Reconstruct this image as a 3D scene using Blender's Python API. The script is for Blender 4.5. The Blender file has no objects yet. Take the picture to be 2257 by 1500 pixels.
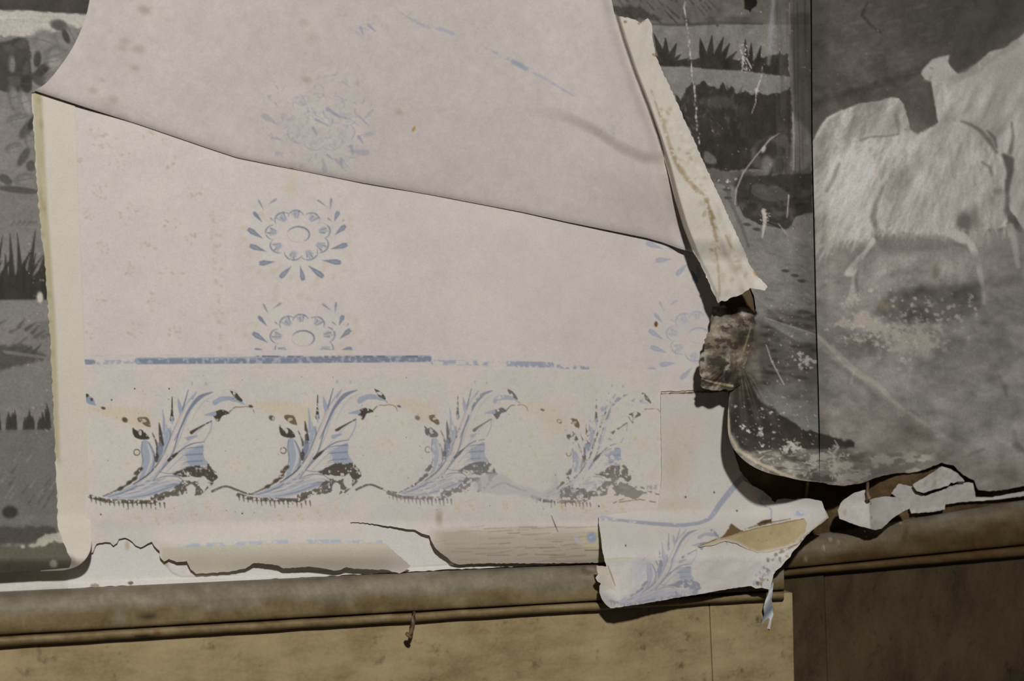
import bpy, math, random
import numpy as np

# ------------------------------------------------------------------ camera, light, exposure
scene = bpy.context.scene
COL = scene.collection
random.seed(4)
RNG = np.random.default_rng(7)

FPX = 50.0 / 36.0 * 2257.0            # focal length in photo pixels
YAW = math.radians(21.1)              # the wall recedes to the right
DIST = 0.94
ZC = 1.03
FWD = np.array([math.sin(YAW), math.cos(YAW), 0.0])
RGT = np.array([math.cos(YAW), -math.sin(YAW), 0.0])
UP = np.array([0.0, 0.0, 1.0])
CAM = np.array([0.0, 0.0, ZC]) - DIST * FWD

cam_d = bpy.data.cameras.new('camera')
cam_d.lens = 50.0
cam_d.sensor_width = 36.0
cam_d.clip_start = 0.01
cam_d.dof.use_dof = True
cam_d.dof.focus_distance = 0.93
cam_d.dof.aperture_fstop = 10.0
cam = bpy.data.objects.new('camera', cam_d)
COL.objects.link(cam)
cam.location = CAM
cam.rotation_euler = (math.pi / 2, 0, -YAW)
scene.camera = cam

world = bpy.data.worlds.new('room_light')
scene.world = world
world.use_nodes = True
bg = world.node_tree.nodes['Background']
bg.inputs[0].default_value = (1.0, 0.985, 0.96, 1)
bg.inputs[1].default_value = 0.025

fl_d = bpy.data.lights.new('camera_flash_offscreen', 'POINT')
fl_d.energy = 69.5
fl_d.color = (1.0, 0.99, 0.975)
fl_d.shadow_soft_size = 0.035
fl = bpy.data.objects.new('camera_flash_offscreen', fl_d)
COL.objects.link(fl)
fl.location = CAM + RGT * 0.14 + UP * 0.62 - FWD * 0.55

vs = scene.view_settings
vs.view_transform = 'Standard'
vs.look = 'None'
vs.gamma = 1.0
vs.use_curve_mapping = False
vs.exposure = 0.0

# ------------------------------------------------------------------ pixel <-> place
def rays(px, py):
    px = np.asarray(px, float); py = np.asarray(py, float)
    a = (px - 1128.5) / FPX; b = (750.0 - py) / FPX
    return (FWD[0] + RGT[0] * a, FWD[1] + RGT[1] * a, b)

def P(px, py, d):
    """point seen at a photo pixel, d metres in front of the wall plane y = 0"""
    rx, ry, rz = rays(px, py)
    t = (-np.asarray(d, float) - CAM[1]) / ry
    return np.stack([CAM[0] + t * rx, CAM[1] + t * ry, CAM[2] + t * rz], -1)

XCOR = float(P(1752, 900, 0)[0])      # where the wall steps back and turns away
KR, Y0R = math.tan(math.radians(8)), 0.016
def dR(px):
    """d of the set-back right-hand wall at this pixel column"""
    rx, ry, _ = rays(px, 750)
    t = (Y0R + KR * (CAM[0] - XCOR) - CAM[1]) / (ry - KR * rx)
    return -(CAM[1] + t * ry)

def sst(a, b, x):
    t = np.clip((np.asarray(x, float) - a) / (b - a), 0, 1)
    return t * t * (3 - 2 * t)

# ------------------------------------------------------------------ noise and painting
LAT = RNG.random((256, 256))
def vnoise(x, y):
    xi = np.floor(x).astype(int); yi = np.floor(y).astype(int)
    fx = x - xi; fy = y - yi
    fx = fx * fx * (3 - 2 * fx); fy = fy * fy * (3 - 2 * fy)
    g = lambda a, b: LAT[b & 255, a & 255]
    return ((g(xi, yi) * (1 - fx) + g(xi + 1, yi) * fx) * (1 - fy)
            + (g(xi, yi + 1) * (1 - fx) + g(xi + 1, yi + 1) * fx) * fy)
def fbm(x, y, o=4):
    r = 0; a = 0.5; n = 0
    for i in range(o):
        r = r + a * vnoise(x * 2 ** i + 17.3 * i, y * 2 ** i + 5.1 * i); n += a; a *= 0.5
    return r / n

def catmull(pts, n=6, closed=False):
    p = [np.array(q, float) for q in pts]; out = []
    m = len(p)
    for i in range(m if closed else m - 1):
        a = p[(i - 1) % m] if closed or i > 0 else p[i]
        b = p[i]; c = p[(i + 1) % m]
        d = p[(i + 2) % m] if closed or i + 2 < m else c
        for k in range(n):
            t = k / n
            out.append(0.5 * ((2 * b) + (c - a) * t + (2 * a - 5 * b + 4 * c - d) * t * t + (3 * b - a - 3 * c + d) * t ** 3))
    if not closed: out.append(p[-1])
    return [tuple(q) for q in out]

def rag(pts, amp, seg=6, closed=True, seed=0):
    """a torn outline: subdivide and jitter"""
    r = random.Random(seed); out = []
    n = len(pts)
    for i in range(n if closed else n - 1):
        a = pts[i]; b = pts[(i + 1) % n]
        L = math.hypot(b[0] - a[0], b[1] - a[1])
        k = max(1, int(L / seg)); nx, ny = -(b[1] - a[1]) / (L + 1e-6), (b[0] - a[0]) / (L + 1e-6)
        for j in range(k):
            t = j / k; o = r.uniform(-amp, amp) if j else r.uniform(-amp, amp) * .3
            out.append((a[0] + (b[0] - a[0]) * t + nx * o, a[1] + (b[1] - a[1]) * t + ny * o))
    return out

def Z(ox, oy, s):
    return lambda *pts: [(ox + s * u, oy + s * v) for u, v in pts]

class Paint:
    """pigment on a sheet, laid down at the sheet's own vertices (sRGB 0-255)"""
    def __init__(s, x0, y0, x1, y1, step, base):
        s.xs = np.arange(x0, x1 + step, step, dtype=float); s.ys = np.arange(y0, y1 + step, step, dtype=float)
        s.step = step
        s.X, s.Y = np.meshgrid(s.xs, s.ys)
        s.C = np.zeros(s.X.shape + (3,)) + np.array(base, float)
    def box(s, xa, ya, xb, yb):
        i0 = max(0, int((xa - s.xs[0]) / s.step)); i1 = min(len(s.xs), int((xb - s.xs[0]) / s.step) + 2)
        j0 = max(0, int((ya - s.ys[0]) / s.step)); j1 = min(len(s.ys), int((yb - s.ys[0]) / s.step) + 2)
        if i1 <= i0 or j1 <= j0: return None
        return (slice(j0, j1), slice(i0, i1))
    def put(s, sl, m, col, wear=None):
        if wear:
            th, sc = wear
            m = m * sst(th - .10, th + .10, fbm(s.X[sl] / sc + 3, s.Y[sl] / sc + 9, 3))
        s.C[sl] += (np.array(col, float) - s.C[sl]) * m[..., None]
    def mottle(s, amp, sc, sx=1.0, sy=1.0, tint=(1, 1, 1)):
        n = fbm(s.X / (sc * sx), s.Y / (sc * sy), 4) - .5
        s.C += n[..., None] * 2 * amp * np.array(tint)
    def poly(s, pts, col, soft=1.5, a=1.0, smooth=False, rough=0, rs=10, wear=None):
        if smooth: pts = catmull(pts, 5, True)
        p = np.array(pts, float); pad = soft + rough + 2
        sl = s.box(p[:, 0].min() - pad, p[:, 1].min() - pad, p[:, 0].max() + pad, p[:, 1].max() + pad)
        if sl is None: return
        X, Y = s.X[sl], s.Y[sl]
        d2 = np.full(X.shape, 1e18); ins = np.zeros(X.shape, bool)
        for i in range(len(p)):
            ax, ay = p[i]; bx, by = p[(i + 1) % len(p)]
            ex, ey = bx - ax, by - ay; L = ex * ex + ey * ey + 1e-9
            t = np.clip(((X - ax) * ex + (Y - ay) * ey) / L, 0, 1)
            d2 = np.minimum(d2, (X - ax - t * ex) ** 2 + (Y - ay - t * ey) ** 2)
            if by != ay:
                c = (ay > Y) != (by > Y)
                ins ^= c & (X < ex * (Y - ay) / ey + ax)
        sd = np.sqrt(d2) * np.where(ins, -1, 1)
        if rough: sd = sd + (fbm(X / rs, Y / rs, 3) - .5) * 2 * rough
        s.put(sl, a * sst(soft, -soft, sd), col, wear)
    def line(s, pts, w, col, a=1.0, soft=1.2, smooth=False, wear=None):
        if smooth and len(pts) > 2:
            if isinstance(w, (list, tuple)):
                ww = list(np.interp(np.linspace(0, 1, (len(pts) - 1) * 4 + 1), np.linspace(0, 1, len(w)), w))
            else: ww = w
            pts = catmull(pts, 4); w = ww
        n = len(pts)
        if isinstance(w, (list, tuple)):
            w = list(np.interp(np.linspace(0, 1, n), np.linspace(0, 1, len(w)), w))
        else: w = [w] * n
        p = np.array(pts, float); pad = max(w) / 2 + soft + 2
        sl = s.box(p[:, 0].min() - pad, p[:, 1].min() - pad, p[:, 0].max() + pad, p[:, 1].max() + pad)
        if sl is None: return
        X, Y = s.X[sl], s.Y[sl]; sd = np.full(X.shape, 1e9)
        for i in range(n - 1):
            ax, ay = p[i]; ex, ey = p[i + 1] - p[i]; L = ex * ex + ey * ey + 1e-9
            t = np.clip(((X - ax) * ex + (Y - ay) * ey) / L, 0, 1)
            sd = np.minimum(sd, np.hypot(X - ax - t * ex, Y - ay - t * ey) - (w[i] + (w[i + 1] - w[i]) * t) / 2)
        s.put(sl, a * sst(soft, -soft, sd), col, wear)
    def ell(s, cx, cy, rx, ry, col, a=1.0, soft=.15, rot=0, wear=None):
        R = max(rx, ry) * (1 + soft) + 2
        sl = s.box(cx - R, cy - R, cx + R, cy + R)
        if sl is None: return
        c, q = math.cos(rot), math.sin(rot)
        dx, dy = s.X[sl] - cx, s.Y[sl] - cy
        r = np.hypot((dx * c + dy * q) / rx, (-dx * q + dy * c) / ry)
        s.put(sl, a * sst(1 + soft, 1 - soft, r), col, wear)
    def drop(s, base, tip, w, col, a=1.0, soft=1.2, wear=None):
        b = np.array(base, float); t = np.array(tip, float); f = lambda k: tuple(b + (t - b) * k)
        s.line([b, f(.35), f(.7), f(.88)], [w * .06, w * .55, w, w * .8], col, a, soft, wear=wear)
    def specks(s, n, area, r, col, a=.9, seed=1):
        rr = random.Random(seed); x0, y0, x1, y1 = area
        for i in range(n):
            s.chip(rr.uniform(x0, x1), rr.uniform(y0, y1), rr.uniform(*r) * 1.1, col, a * rr.uniform(.4, 1), rr)
    def chip(s, x, y, r, col, a, rr, sx=1.0):
        if r < 1.3: s.ell(x, y, r, r, col, a, .5); return
        if r > 4.5:
            for k in range(int(r * 1.6)):
                s.chip(x + rr.gauss(0, r * .42) * sx, y + rr.gauss(0, r * .32), rr.uniform(1.4, 4.2), col, a * rr.uniform(.6, 1), rr)
            return
        n = rr.randint(5, 8); t0 = rr.uniform(0, 6.28); e = rr.uniform(.5, 1.1); w = rr.uniform(-.8, .8)
        pts = []
        for k in range(n):
            t = t0 + 6.283 * k / n; q = r * rr.uniform(.35, 1.25)
            u, v = q * math.cos(t) * sx, q * math.sin(t) * e
            pts.append((x + u * math.cos(w) - v * math.sin(w), y + u * math.sin(w) + v * math.cos(w)))
        s.poly(pts, col, 1.0, a)

# ------------------------------------------------------------------ materials (node based)
K_ALB = 1.55
def lin(c):
    c = np.asarray(c, float) / 255.0
    return np.where(c <= .04045, c / 12.92, ((np.maximum(c, 0) + .055) / 1.055) ** 2.4)
def alb(c):
    return np.clip(lin(np.clip(c, 0, 255)) * K_ALB, .003, .9)

def paper_mat(name, rough=.85, grain=.06, bump=.10, scale=900.0, spec=.2):
    m = bpy.data.materials.new(name); m.use_nodes = True
    nt = m.node_tree; N = nt.nodes; L = nt.links
    b = N['Principled BSDF']; b.inputs['Roughness'].default_value = rough
    b.inputs['Specular IOR Level'].default_value = spec
    at = N.new('ShaderNodeVertexColor'); at.layer_name = 'pigment'
    tc = N.new('ShaderNodeNewGeometry')
    n1 = N.new('ShaderNodeTexNoise'); n1.inputs['Scale'].default_value = scale; n1.inputs['Detail'].default_value = 3
    L.new(tc.outputs['Position'], n1.inputs['Vector'])
    mr = N.new('ShaderNodeMapRange'); mr.inputs['From Min'].default_value = .25; mr.inputs['From Max'].default_value = .75
    mr.inputs['To Min'].default_value = 1 - grain; mr.inputs['To Max'].default_value = 1 + grain
    L.new(n1.outputs['Fac'], mr.inputs['Value'])
    mx = N.new('ShaderNodeVectorMath'); mx.operation = 'SCALE'
    L.new(at.outputs['Color'], mx.inputs[0]); L.new(mr.outputs['Result'], mx.inputs['Scale'])
    L.new(mx.outputs['Vector'], b.inputs['Base Color'])
    bp = N.new('ShaderNodeBump'); bp.inputs['Strength'].default_value = bump; bp.inputs['Distance'].default_value = .0006
    n2 = N.new('ShaderNodeTexNoise'); n2.inputs['Scale'].default_value = 260; n2.inputs['Detail'].default_value = 5
    L.new(tc.outputs['Position'], n2.inputs['Vector'])
    L.new(n2.outputs['Fac'], bp.inputs['Height']); L.new(bp.outputs['Normal'], b.inputs['Normal'])
    return m

def wood_mat(name, cols, rough=.55, stretch=(3.0, 3.0, 45.0), blotch=9.0, bump=.15, spec=.3, wear=True):
    """cols: dark, mid, light in sRGB; grain runs along X unless stretch says otherwise"""
    m = bpy.data.materials.new(name); m.use_nodes = True
    nt = m.node_tree; N = nt.nodes; L = nt.links
    b = N['Principled BSDF']; b.inputs['Roughness'].default_value = rough; b.inputs['Specular IOR Level'].default_value = spec
    g = N.new('ShaderNodeNewGeometry')
    mp = N.new('ShaderNodeMapping'); mp.inputs['Scale'].default_value = stretch
    L.new(g.outputs['Position'], mp.inputs['Vector'])
    n1 = N.new('ShaderNodeTexNoise'); n1.inputs['Scale'].default_value = 4; n1.inputs['Detail'].default_value = 8; n1.inputs['Roughness'].default_value = .65
    L.new(mp.outputs['Vector'], n1.inputs['Vector'])
    n2 = N.new('ShaderNodeTexNoise'); n2.inputs['Scale'].default_value = blotch; n2.inputs['Detail'].default_value = 6
    L.new(g.outputs['Position'], n2.inputs['Vector'])
    n3 = N.new('ShaderNodeTexNoise'); n3.inputs['Scale'].default_value = 420; n3.inputs['Detail'].default_value = 3
    L.new(g.outputs['Position'], n3.inputs['Vector'])
    a1 = N.new('ShaderNodeMath'); a1.operation = 'ADD'
    L.new(n1.outputs['Fac'], a1.inputs[0]); L.new(n2.outputs['Fac'], a1.inputs[1])
    a2 = N.new('ShaderNodeMath'); a2.operation = 'MULTIPLY_ADD'; a2.inputs[1].default_value = .35
    L.new(n3.outputs['Fac'], a2.inputs[0]); L.new(a1.outputs[0], a2.inputs[2])
    r = N.new('ShaderNodeMapRange'); r.inputs['From Min'].default_value = .85; r.inputs['From Max'].default_value = 1.5
    L.new(a2.outputs[0], r.inputs['Value'])
    cr = N.new('ShaderNodeValToRGB'); e = cr.color_ramp.elements
    e[0].position = 0; e[1].position = 1; mid = e.new(.5)
    for el, c in zip((e[0], mid, e[1]), cols): pass
    e = cr.color_ramp.elements
    for i, c in enumerate(cols): e[i].color = tuple(alb(c)) + (1,)
    L.new(r.outputs['Result'], cr.inputs['Fac'])
    n4 = N.new('ShaderNodeTexNoise'); n4.inputs['Scale'].default_value = 95; n4.inputs['Detail'].default_value = 7; n4.inputs['Roughness'].default_value = .62
    L.new(g.outputs['Position'], n4.inputs['Vector'])
    r4 = N.new('ShaderNodeMapRange'); r4.inputs['From Min'].default_value = .60; r4.inputs['From Max'].default_value = .74; r4.inputs['To Min'].default_value = 1.0; r4.inputs['To Max'].default_value = .45
    L.new(n4.outputs['Fac'], r4.inputs['Value'])
    sc4 = N.new('ShaderNodeVectorMath'); sc4.operation = 'SCALE'
    L.new(cr.outputs['Color'], sc4.inputs[0]); L.new(r4.outputs['Result'], sc4.inputs['Scale'])
    L.new((sc4.outputs['Vector'] if wear else cr.outputs['Color']), b.inputs['Base Color'])
    bp = N.new('ShaderNodeBump'); bp.inputs['Strength'].default_value = bump; bp.inputs['Distance'].default_value = .001
    L.new(a2.outputs[0], bp.inputs['Height']); L.new(bp.outputs['Normal'], b.inputs['Normal'])
    return m

MAT = {}
MAT['paper'] = paper_mat('old_paper')
MAT['scenic'] = paper_mat('scenic_paper', .75, .14, .2, 700, .25)
MAT['painted_wood'] = paper_mat('painted_wood', .6, .12, .25, 500, .3)
MAT['ochre'] = wood_mat('ochre_painted_boards', [(116, 99, 68), (138, 122, 89), (152, 136, 102)], stretch=(8, 8, 24), blotch=40, bump=.1)
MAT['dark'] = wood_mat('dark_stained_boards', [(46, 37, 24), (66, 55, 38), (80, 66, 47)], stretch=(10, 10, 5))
MAT['plaster'] = wood_mat('white_plaster', [(176, 170, 160), (192, 187, 178), (200, 195, 187)], .9, (20, 20, 20), 30, .1, .1, False)
MAT['hollow'] = wood_mat('brown_backing_wall', [(52, 40, 26), (78, 62, 42), (104, 86, 60)], .8, (8, 8, 20), 25, .3, .1)
MAT['iron'] = wood_mat('rusty_iron', [(58, 44, 28), (92, 74, 52), (120, 98, 70)], .5, (60, 60, 60), 60, .3, .5)

# ------------------------------------------------------------------ object helpers
def link(name, mesh, parent=None):
    o = bpy.data.objects.new(name, mesh); COL.objects.link(o)
    if parent: o.parent = parent
    return o
def tag(o, label, cat, group=None):
    o['label'] = label; o['category'] = cat
    if group: o['group'] = group
    return o
def empty(name, loc=(0, 0, 0)):
    o = link(name, None); o.empty_display_size = .02
    return o        # kept at the world origin so that parts need no offset

def raw_mesh(name, V, F4, cols=None, mat=None, smooth=True):
    me = bpy.data.meshes.new(name)
    V = np.asarray(V, np.float32); F4 = np.asarray(F4, np.int32)
    me.vertices.add(len(V)); me.vertices.foreach_set('co', V.ravel())
    n = len(F4); me.loops.add(n * 4); me.loops.foreach_set('vertex_index', F4.ravel())
    me.polygons.add(n); me.polygons.foreach_set('loop_start', np.arange(0, n * 4, 4, dtype=np.int32))
    me.polygons.foreach_set('loop_total', np.full(n, 4, np.int32))
    if smooth: me.polygons.foreach_set('use_smooth', np.ones(n, bool))
    me.update(calc_edges=True); me.validate()
    if cols is not None:
        at = me.color_attributes.new('pigment', 'FLOAT_COLOR', 'POINT')
        c = np.ones((len(V), 4), np.float32); c[:, :3] = alb(cols); at.data.foreach_set('color', c.ravel())
    if mat: me.materials.append(mat)
    return me

def sheet(name, outline, paint, depth, mat, parent=None, thick=.0004, edge=None, holes=()):
    """a paper sheet: the painter's grid cut along an outline and put at its depth in front of the wall"""
    X, Y = paint.X.copy(), paint.Y.copy(); ny, nx = X.shape
    cx = (X[:-1, :-1] + X[1:, 1:]) / 2; cy = (Y[:-1, :-1] + Y[1:, 1:]) / 2
    ins = np.zeros(cx.shape, bool); ysr = cy[:, 0]
    loops = [outline] + list(holes)
    segs = []
    for lp in loops:
        p = np.array(lp, float); q = np.roll(p, -1, 0); segs.append(np.concatenate([p, q], 1))
        for (ax, ay), (bx, by) in zip(p, q):
            if ay == by: continue
            rows = np.nonzero((ay > ysr) != (by > ysr))[0]
            if len(rows):
                xi = ax + (bx - ax) * (ysr[rows] - ay) / (by - ay)
                ins[rows] ^= cx[rows] < xi[:, None]
    segs = np.concatenate(segs)
    idx = np.arange(ny * nx).reshape(ny, nx)
    a, b, c, d = idx[:-1, :-1][ins], idx[1:, :-1][ins], idx[1:, 1:][ins], idx[:-1, 1:][ins]
    F = np.stack([a, b, c, d], 1)                      # faces the camera
    # border edges of the cut grid
    E = np.concatenate([F[:, [0, 1]], F[:, [1, 2]], F[:, [2, 3]], F[:, [3, 0]]])
    key = np.sort(E, 1); k = key[:, 0].astype(np.int64) * (ny * nx) + key[:, 1]
    u, first, cnt = np.unique(k, return_index=True, return_counts=True)
    BE = E[first[cnt == 1]]
    bv = np.unique(BE)
    xf, yf = X.ravel(), Y.ravel()
    bx_, by_ = xf[bv].copy(), yf[bv].copy()
    best = np.full(len(bv), 1e18); tx = bx_.copy(); ty = by_.copy()
    for ax, ay, qx, qy in segs:
        ex, ey = qx - ax, qy - ay; L = ex * ex + ey * ey + 1e-9
        t = np.clip(((bx_ - ax) * ex + (by_ - ay) * ey) / L, 0, 1)
        X1 = ax + t * ex; Y1 = ay + t * ey; dd = (bx_ - X1) ** 2 + (by_ - Y1) ** 2
        m = dd < best; best[m] = dd[m]; tx[m] = X1[m]; ty[m] = Y1[m]
    ok = best < (paint.step * 1.3) ** 2
    xf[bv[ok]] = tx[ok]; yf[bv[ok]] = ty[ok]
    used = np.unique(F); mp = np.full(ny * nx, -1, np.int64); mp[used] = np.arange(len(used))
    x, y = xf[used], yf[used]
    dd = depth(x, y) if callable(depth) else np.full(len(x), float(depth))
    V = P(x, y, dd); C = paint.C.reshape(-1, 3)[used]
    F = mp[F]; BE = mp[BE]
    # torn rim, one paper thickness deep
    bu = np.unique(BE); m2 = np.full(len(used), -1, np.int64)
    n0 = len(V); m2[bu] = np.arange(len(bu))
    rf = V[bu]; rb = P(x[bu], y[bu], dd[bu] - thick)
    rc = C[bu] if edge is None else np.zeros((len(bu), 3)) + np.array(edge, float)
    V = np.concatenate([V, rf, rb]); C = np.concatenate([C, rc, rc])
    e0, e1 = m2[BE[:, 0]] + n0, m2[BE[:, 1]] + n0
    F = np.concatenate([F, np.stack([e1, e0, e0 + len(bu), e1 + len(bu)], 1)])
    return link(name, raw_mesh(name, V, F, C, mat), parent)

def bilinear(paint, x, y):
    fx = np.clip((x - paint.xs[0]) / paint.step, 0, len(paint.xs) - 1.001); fy = np.clip((y - paint.ys[0]) / paint.step, 0, len(paint.ys) - 1.001)
    i = fx.astype(int); j = fy.astype(int); fx = (fx - i)[..., None]; fy = (fy - j)[..., None]; C = paint.C
    return (C[j, i] * (1 - fx) + C[j, i + 1] * fx) * (1 - fy) + (C[j + 1, i] * (1 - fx) + C[j + 1, i + 1] * fx) * fy

def loft(name, xs, ytop, ylow, prof, base, paint, mat, parent):
    """moulding: a profile (share of height, metres proud) run along the wall"""
    s = np.array([q[0] for q in prof]); d = np.array([q[1] for q in prof])
    Xg = np.repeat(xs[:, None], len(s), 1); T = ytop(xs)[:, None]; B = ylow(xs)[:, None]
    Yg = T + (B - T) * s[None]
    D = base(xs)[:, None] + d[None]
    V = P(Xg, Yg, D).reshape(-1, 3); C = bilinear(paint, Xg, Yg).reshape(-1, 3)
    n, m = Xg.shape; idx = np.arange(n * m).reshape(n, m)
    F = np.stack([idx[:-1, :-1], idx[:-1, 1:], idx[1:, 1:], idx[1:, :-1]], -1).reshape(-1, 4)
    # closed right and left ends: back edge run along the wall
    for k, flip in ((0, False), (n - 1, True)):
        back = V[idx[k]].copy(); back[:, 1] = back[:, 1].max() + .012
        o = len(V); V = np.concatenate([V, V[idx[k]], back]); C = np.concatenate([C, C[idx[k]], C[idx[k]]])
        a = np.arange(m - 1) + o
        q = np.stack([a, a + 1, a + 1 + m, a + m], 1)
        F = np.concatenate([F, q[:, ::-1] if flip else q])
    return link(name, raw_mesh(name, V, F, C, mat), parent)

def slab(name, front, thick, mat, parent=None, bevel=.001):
    """a board from four front corners (world points, counter-clockwise) and a thickness"""
    f = [np.array(p, float) for p in front]
    n = np.cross(f[1] - f[0], f[3] - f[0]); n /= np.linalg.norm(n)
    if n[1] > 0: n = -n
    v = f + [p - n * thick for p in f]
    me = bpy.data.meshes.new(name)
    me.from_pydata([tuple(p) for p in v], [], [(0, 1, 2, 3), (7, 6, 5, 4), (0, 4, 5, 1), (1, 5, 6, 2), (2, 6, 7, 3), (3, 7, 4, 0)])
    me.materials.append(mat)
    import bmesh
    bm = bmesh.new(); bm.from_mesh(me)
    bmesh.ops.recalc_face_normals(bm, faces=bm.faces)
    bmesh.ops.bevel(bm, geom=list(bm.edges), offset=bevel, segments=2, affect='EDGES', profile=.6)
    bm.to_mesh(me); bm.free()
    return link(name, me, parent)

def tube(name, pts, radii, mat, parent=None, seg=10):
    pts = [np.array(p, float) for p in pts]; V = []; F = []
    for i, (p, r) in enumerate(zip(pts, radii)):
        t = pts[min(i + 1, len(pts) - 1)] - pts[max(i - 1, 0)]; t /= np.linalg.norm(t)
        a = np.cross(t, [.3, 1, .2]); a /= np.linalg.norm(a); b = np.cross(t, a)
        for k in range(seg):
            w = 2 * math.pi * k / seg; V.append(p + r * (math.cos(w) * a + math.sin(w) * b))
    for i in range(len(pts) - 1):
        for k in range(seg):
            F.append((i * seg + k, i * seg + (k + 1) % seg, (i + 1) * seg + (k + 1) % seg, (i + 1) * seg + k))
    me = raw_mesh(name, V, F, None, mat)
    return link(name, me, parent)

# ================================================================== the setting
XEND = float(P(1744, 900, 0)[0])
wb = slab('wall_back', [(-1.3, 0, .868), (XEND, 0, .868), (XEND, 0, 2.0), (-1.3, 0, 2.0)], .06, MAT['plaster'])
wb['kind'] = 'structure'
def right_pt(X, z, off=0.0): return (X, Y0R + KR * (X - XCOR) - off, z)
wr = slab('wall_right', [right_pt(XCOR - .03, .70), right_pt(XCOR + 1.0, .70), right_pt(XCOR + 1.0, 2.0), right_pt(XCOR - .03, 2.0)], .06, MAT['hollow'])
wr['kind'] = 'structure'

# wainscot boards under the rail, left
PANEL_D = .0145
def low_left(x): return 1425.0 - .0605 * x
lower = empty('wall_lower_left'); lower['kind'] = 'structure'
def board(xl0, xl1, xr0, xr1, parent, mat, d, name='plank', ytop=low_left):
    """vertical-edged board from its top edge (pixels) down to the floor line"""
    tl = P(xl0, ytop(xl0) - 14, d); tr = P(xr0, ytop(xr0) - 14, d)
    bl = P(xl1, 1500, d); br = P(xr1, 1500, d)
    def down(t, b, z): k = (t[2] - z) / (t[2] - b[2]); return t + (b - t) * k
    return slab(name, [down(tl, bl, .62), down(tr, br, .62), tr, tl], .014, mat, parent, .0007)
board(-1500, -1500, 1562.5, 1570.5, lower, MAT['ochre'], PANEL_D)
board(1564.5, 1572.5, 1747, 1751, lower, MAT['ochre'], PANEL_D + .0004)

low_right_y = lambda x: 1262.0 - .082 * (x - 1830)
lowr = empty('wall_lower_right'); lowr['kind'] = 'structure'
def board_r(x0t, x0b, x1t, x1b, proud):
    ds = lambda x: float(dR(x)) + proud
    tl = P(x0t, low_right_y(x0t) - 14, ds(x0t)); tr = P(x1t, low_right_y(x1t) - 14, ds(x1t))
    bl = P(x0b, 1500, ds(x0b)); br = P(x1b, 1500, ds(x1b))
    def down(t, b, z): k = (t[2] - z) / (t[2] - b[2]); return t + (b - t) * k
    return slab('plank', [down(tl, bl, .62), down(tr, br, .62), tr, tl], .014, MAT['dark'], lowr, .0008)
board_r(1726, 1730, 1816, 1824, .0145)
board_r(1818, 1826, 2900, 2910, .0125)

# chair rails ---------------------------------------------------------------
rp = Paint(-420, 1180, 1760, 1450, 3.0, (112, 103, 87))
def top_left(x): return 1303.0 - .0465 * x
yy = rp.Y - (top_left(rp.X))
m = sst(42, 62, yy + (fbm(rp.X / 70, rp.Y / 22, 4) - .5) * 46)
rp.C += (np.array((108, 92, 62)) - rp.C) * (m * .95)[..., None]
rp.mottle(12, 120, 2.2, .2); rp.mottle(16, 22, 1.6, 1); rp.mottle(9, 8)
m = sst(.56, .72, fbm(rp.X / 60 + 40, rp.Y / 26 + 3, 3)) * sst(52, 66, yy)
rp.C += (np.array((136, 121, 88)) - rp.C) * (m * .5)[..., None]
rp.ell(327, 1357, 17, 6, (52, 42, 30), .8, .6); rp.ell(262, 1365, 13, 22, (118, 118, 104), .45, .6)
rp.ell(345, 1400, 9, 12, (95, 60, 35), .6, .5); rp.ell(320, 1404, 22, 5, (35, 27, 20), .9, .5)
rp.ell(1292, 1256, 14, 6, (70, 60, 45), .7, .5); rp.ell(1300, 1252, 10, 3, (165, 158, 145), .6, .5)
for k in range(26):
    x = random.uniform(0, 1700); y = top_left(x) + random.uniform(35, 100)
    rp.ell(x, y, random.uniform(3, 14), random.uniform(2, 5), (84, 68, 44), random.uniform(.2, .5), .7)
rp.specks(40, (0, 1250, 1700, 1400), (1, 2.2), (165, 155, 135), .7, 3)
prof_cap = [(0, .0030), (.02, .008), (.05, .0125), (.10, .0175), (.17, .0215), (.26, .0240), (.36, .0250), (.48, .0252), (.60, .0248), (.70, .0240), (.755, .0232), (.778, .0218), (.786, .0170), (.797, .0150)]
prof_bead = [(.797, .0150), (.815, .0195), (.83, .0222), (.86, .0234), (.91, .0236), (.955, .0230), (.98, .0212), (.992, .0170), (1.0, .0130)]
trim = empty('trim_1'); trim['kind'] = 'structure'
xs = np.arange(-400, 1731, 4.0)
wob = lambda x: (fbm(np.asarray(x) / 60., np.asarray(x) * 0 + 3, 3) - .5) * 2.5
loft('rail_cap', xs, top_left, lambda x: low_left(x) + wob(x) * 0, prof_cap, lambda x: x * 0 + 0.0, rp, MAT['painted_wood'], trim)
loft('bead', xs, top_left, lambda x: low_left(x) + wob(x), prof_bead, lambda x: x * 0 + 0.0, rp, MAT['painted_wood'], trim)

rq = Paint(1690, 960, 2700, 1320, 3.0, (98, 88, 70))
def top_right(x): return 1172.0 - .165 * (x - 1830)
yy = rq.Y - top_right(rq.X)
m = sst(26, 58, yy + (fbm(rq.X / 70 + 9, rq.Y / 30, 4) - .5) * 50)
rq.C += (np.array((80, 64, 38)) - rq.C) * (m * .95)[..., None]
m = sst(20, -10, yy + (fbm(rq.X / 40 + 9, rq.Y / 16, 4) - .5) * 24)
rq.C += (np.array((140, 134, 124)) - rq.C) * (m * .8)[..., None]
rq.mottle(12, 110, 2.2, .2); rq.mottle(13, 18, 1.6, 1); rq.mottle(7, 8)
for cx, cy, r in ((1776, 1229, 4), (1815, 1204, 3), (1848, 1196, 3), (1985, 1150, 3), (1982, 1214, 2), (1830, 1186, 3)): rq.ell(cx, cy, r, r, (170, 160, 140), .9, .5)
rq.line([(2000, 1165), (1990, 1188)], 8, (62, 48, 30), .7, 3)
trim2 = empty('trim_2'); trim2['kind'] = 'structure'
xs = np.arange(1712, 2690, 4.0)
baseR = lambda x: dR(x)
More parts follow.
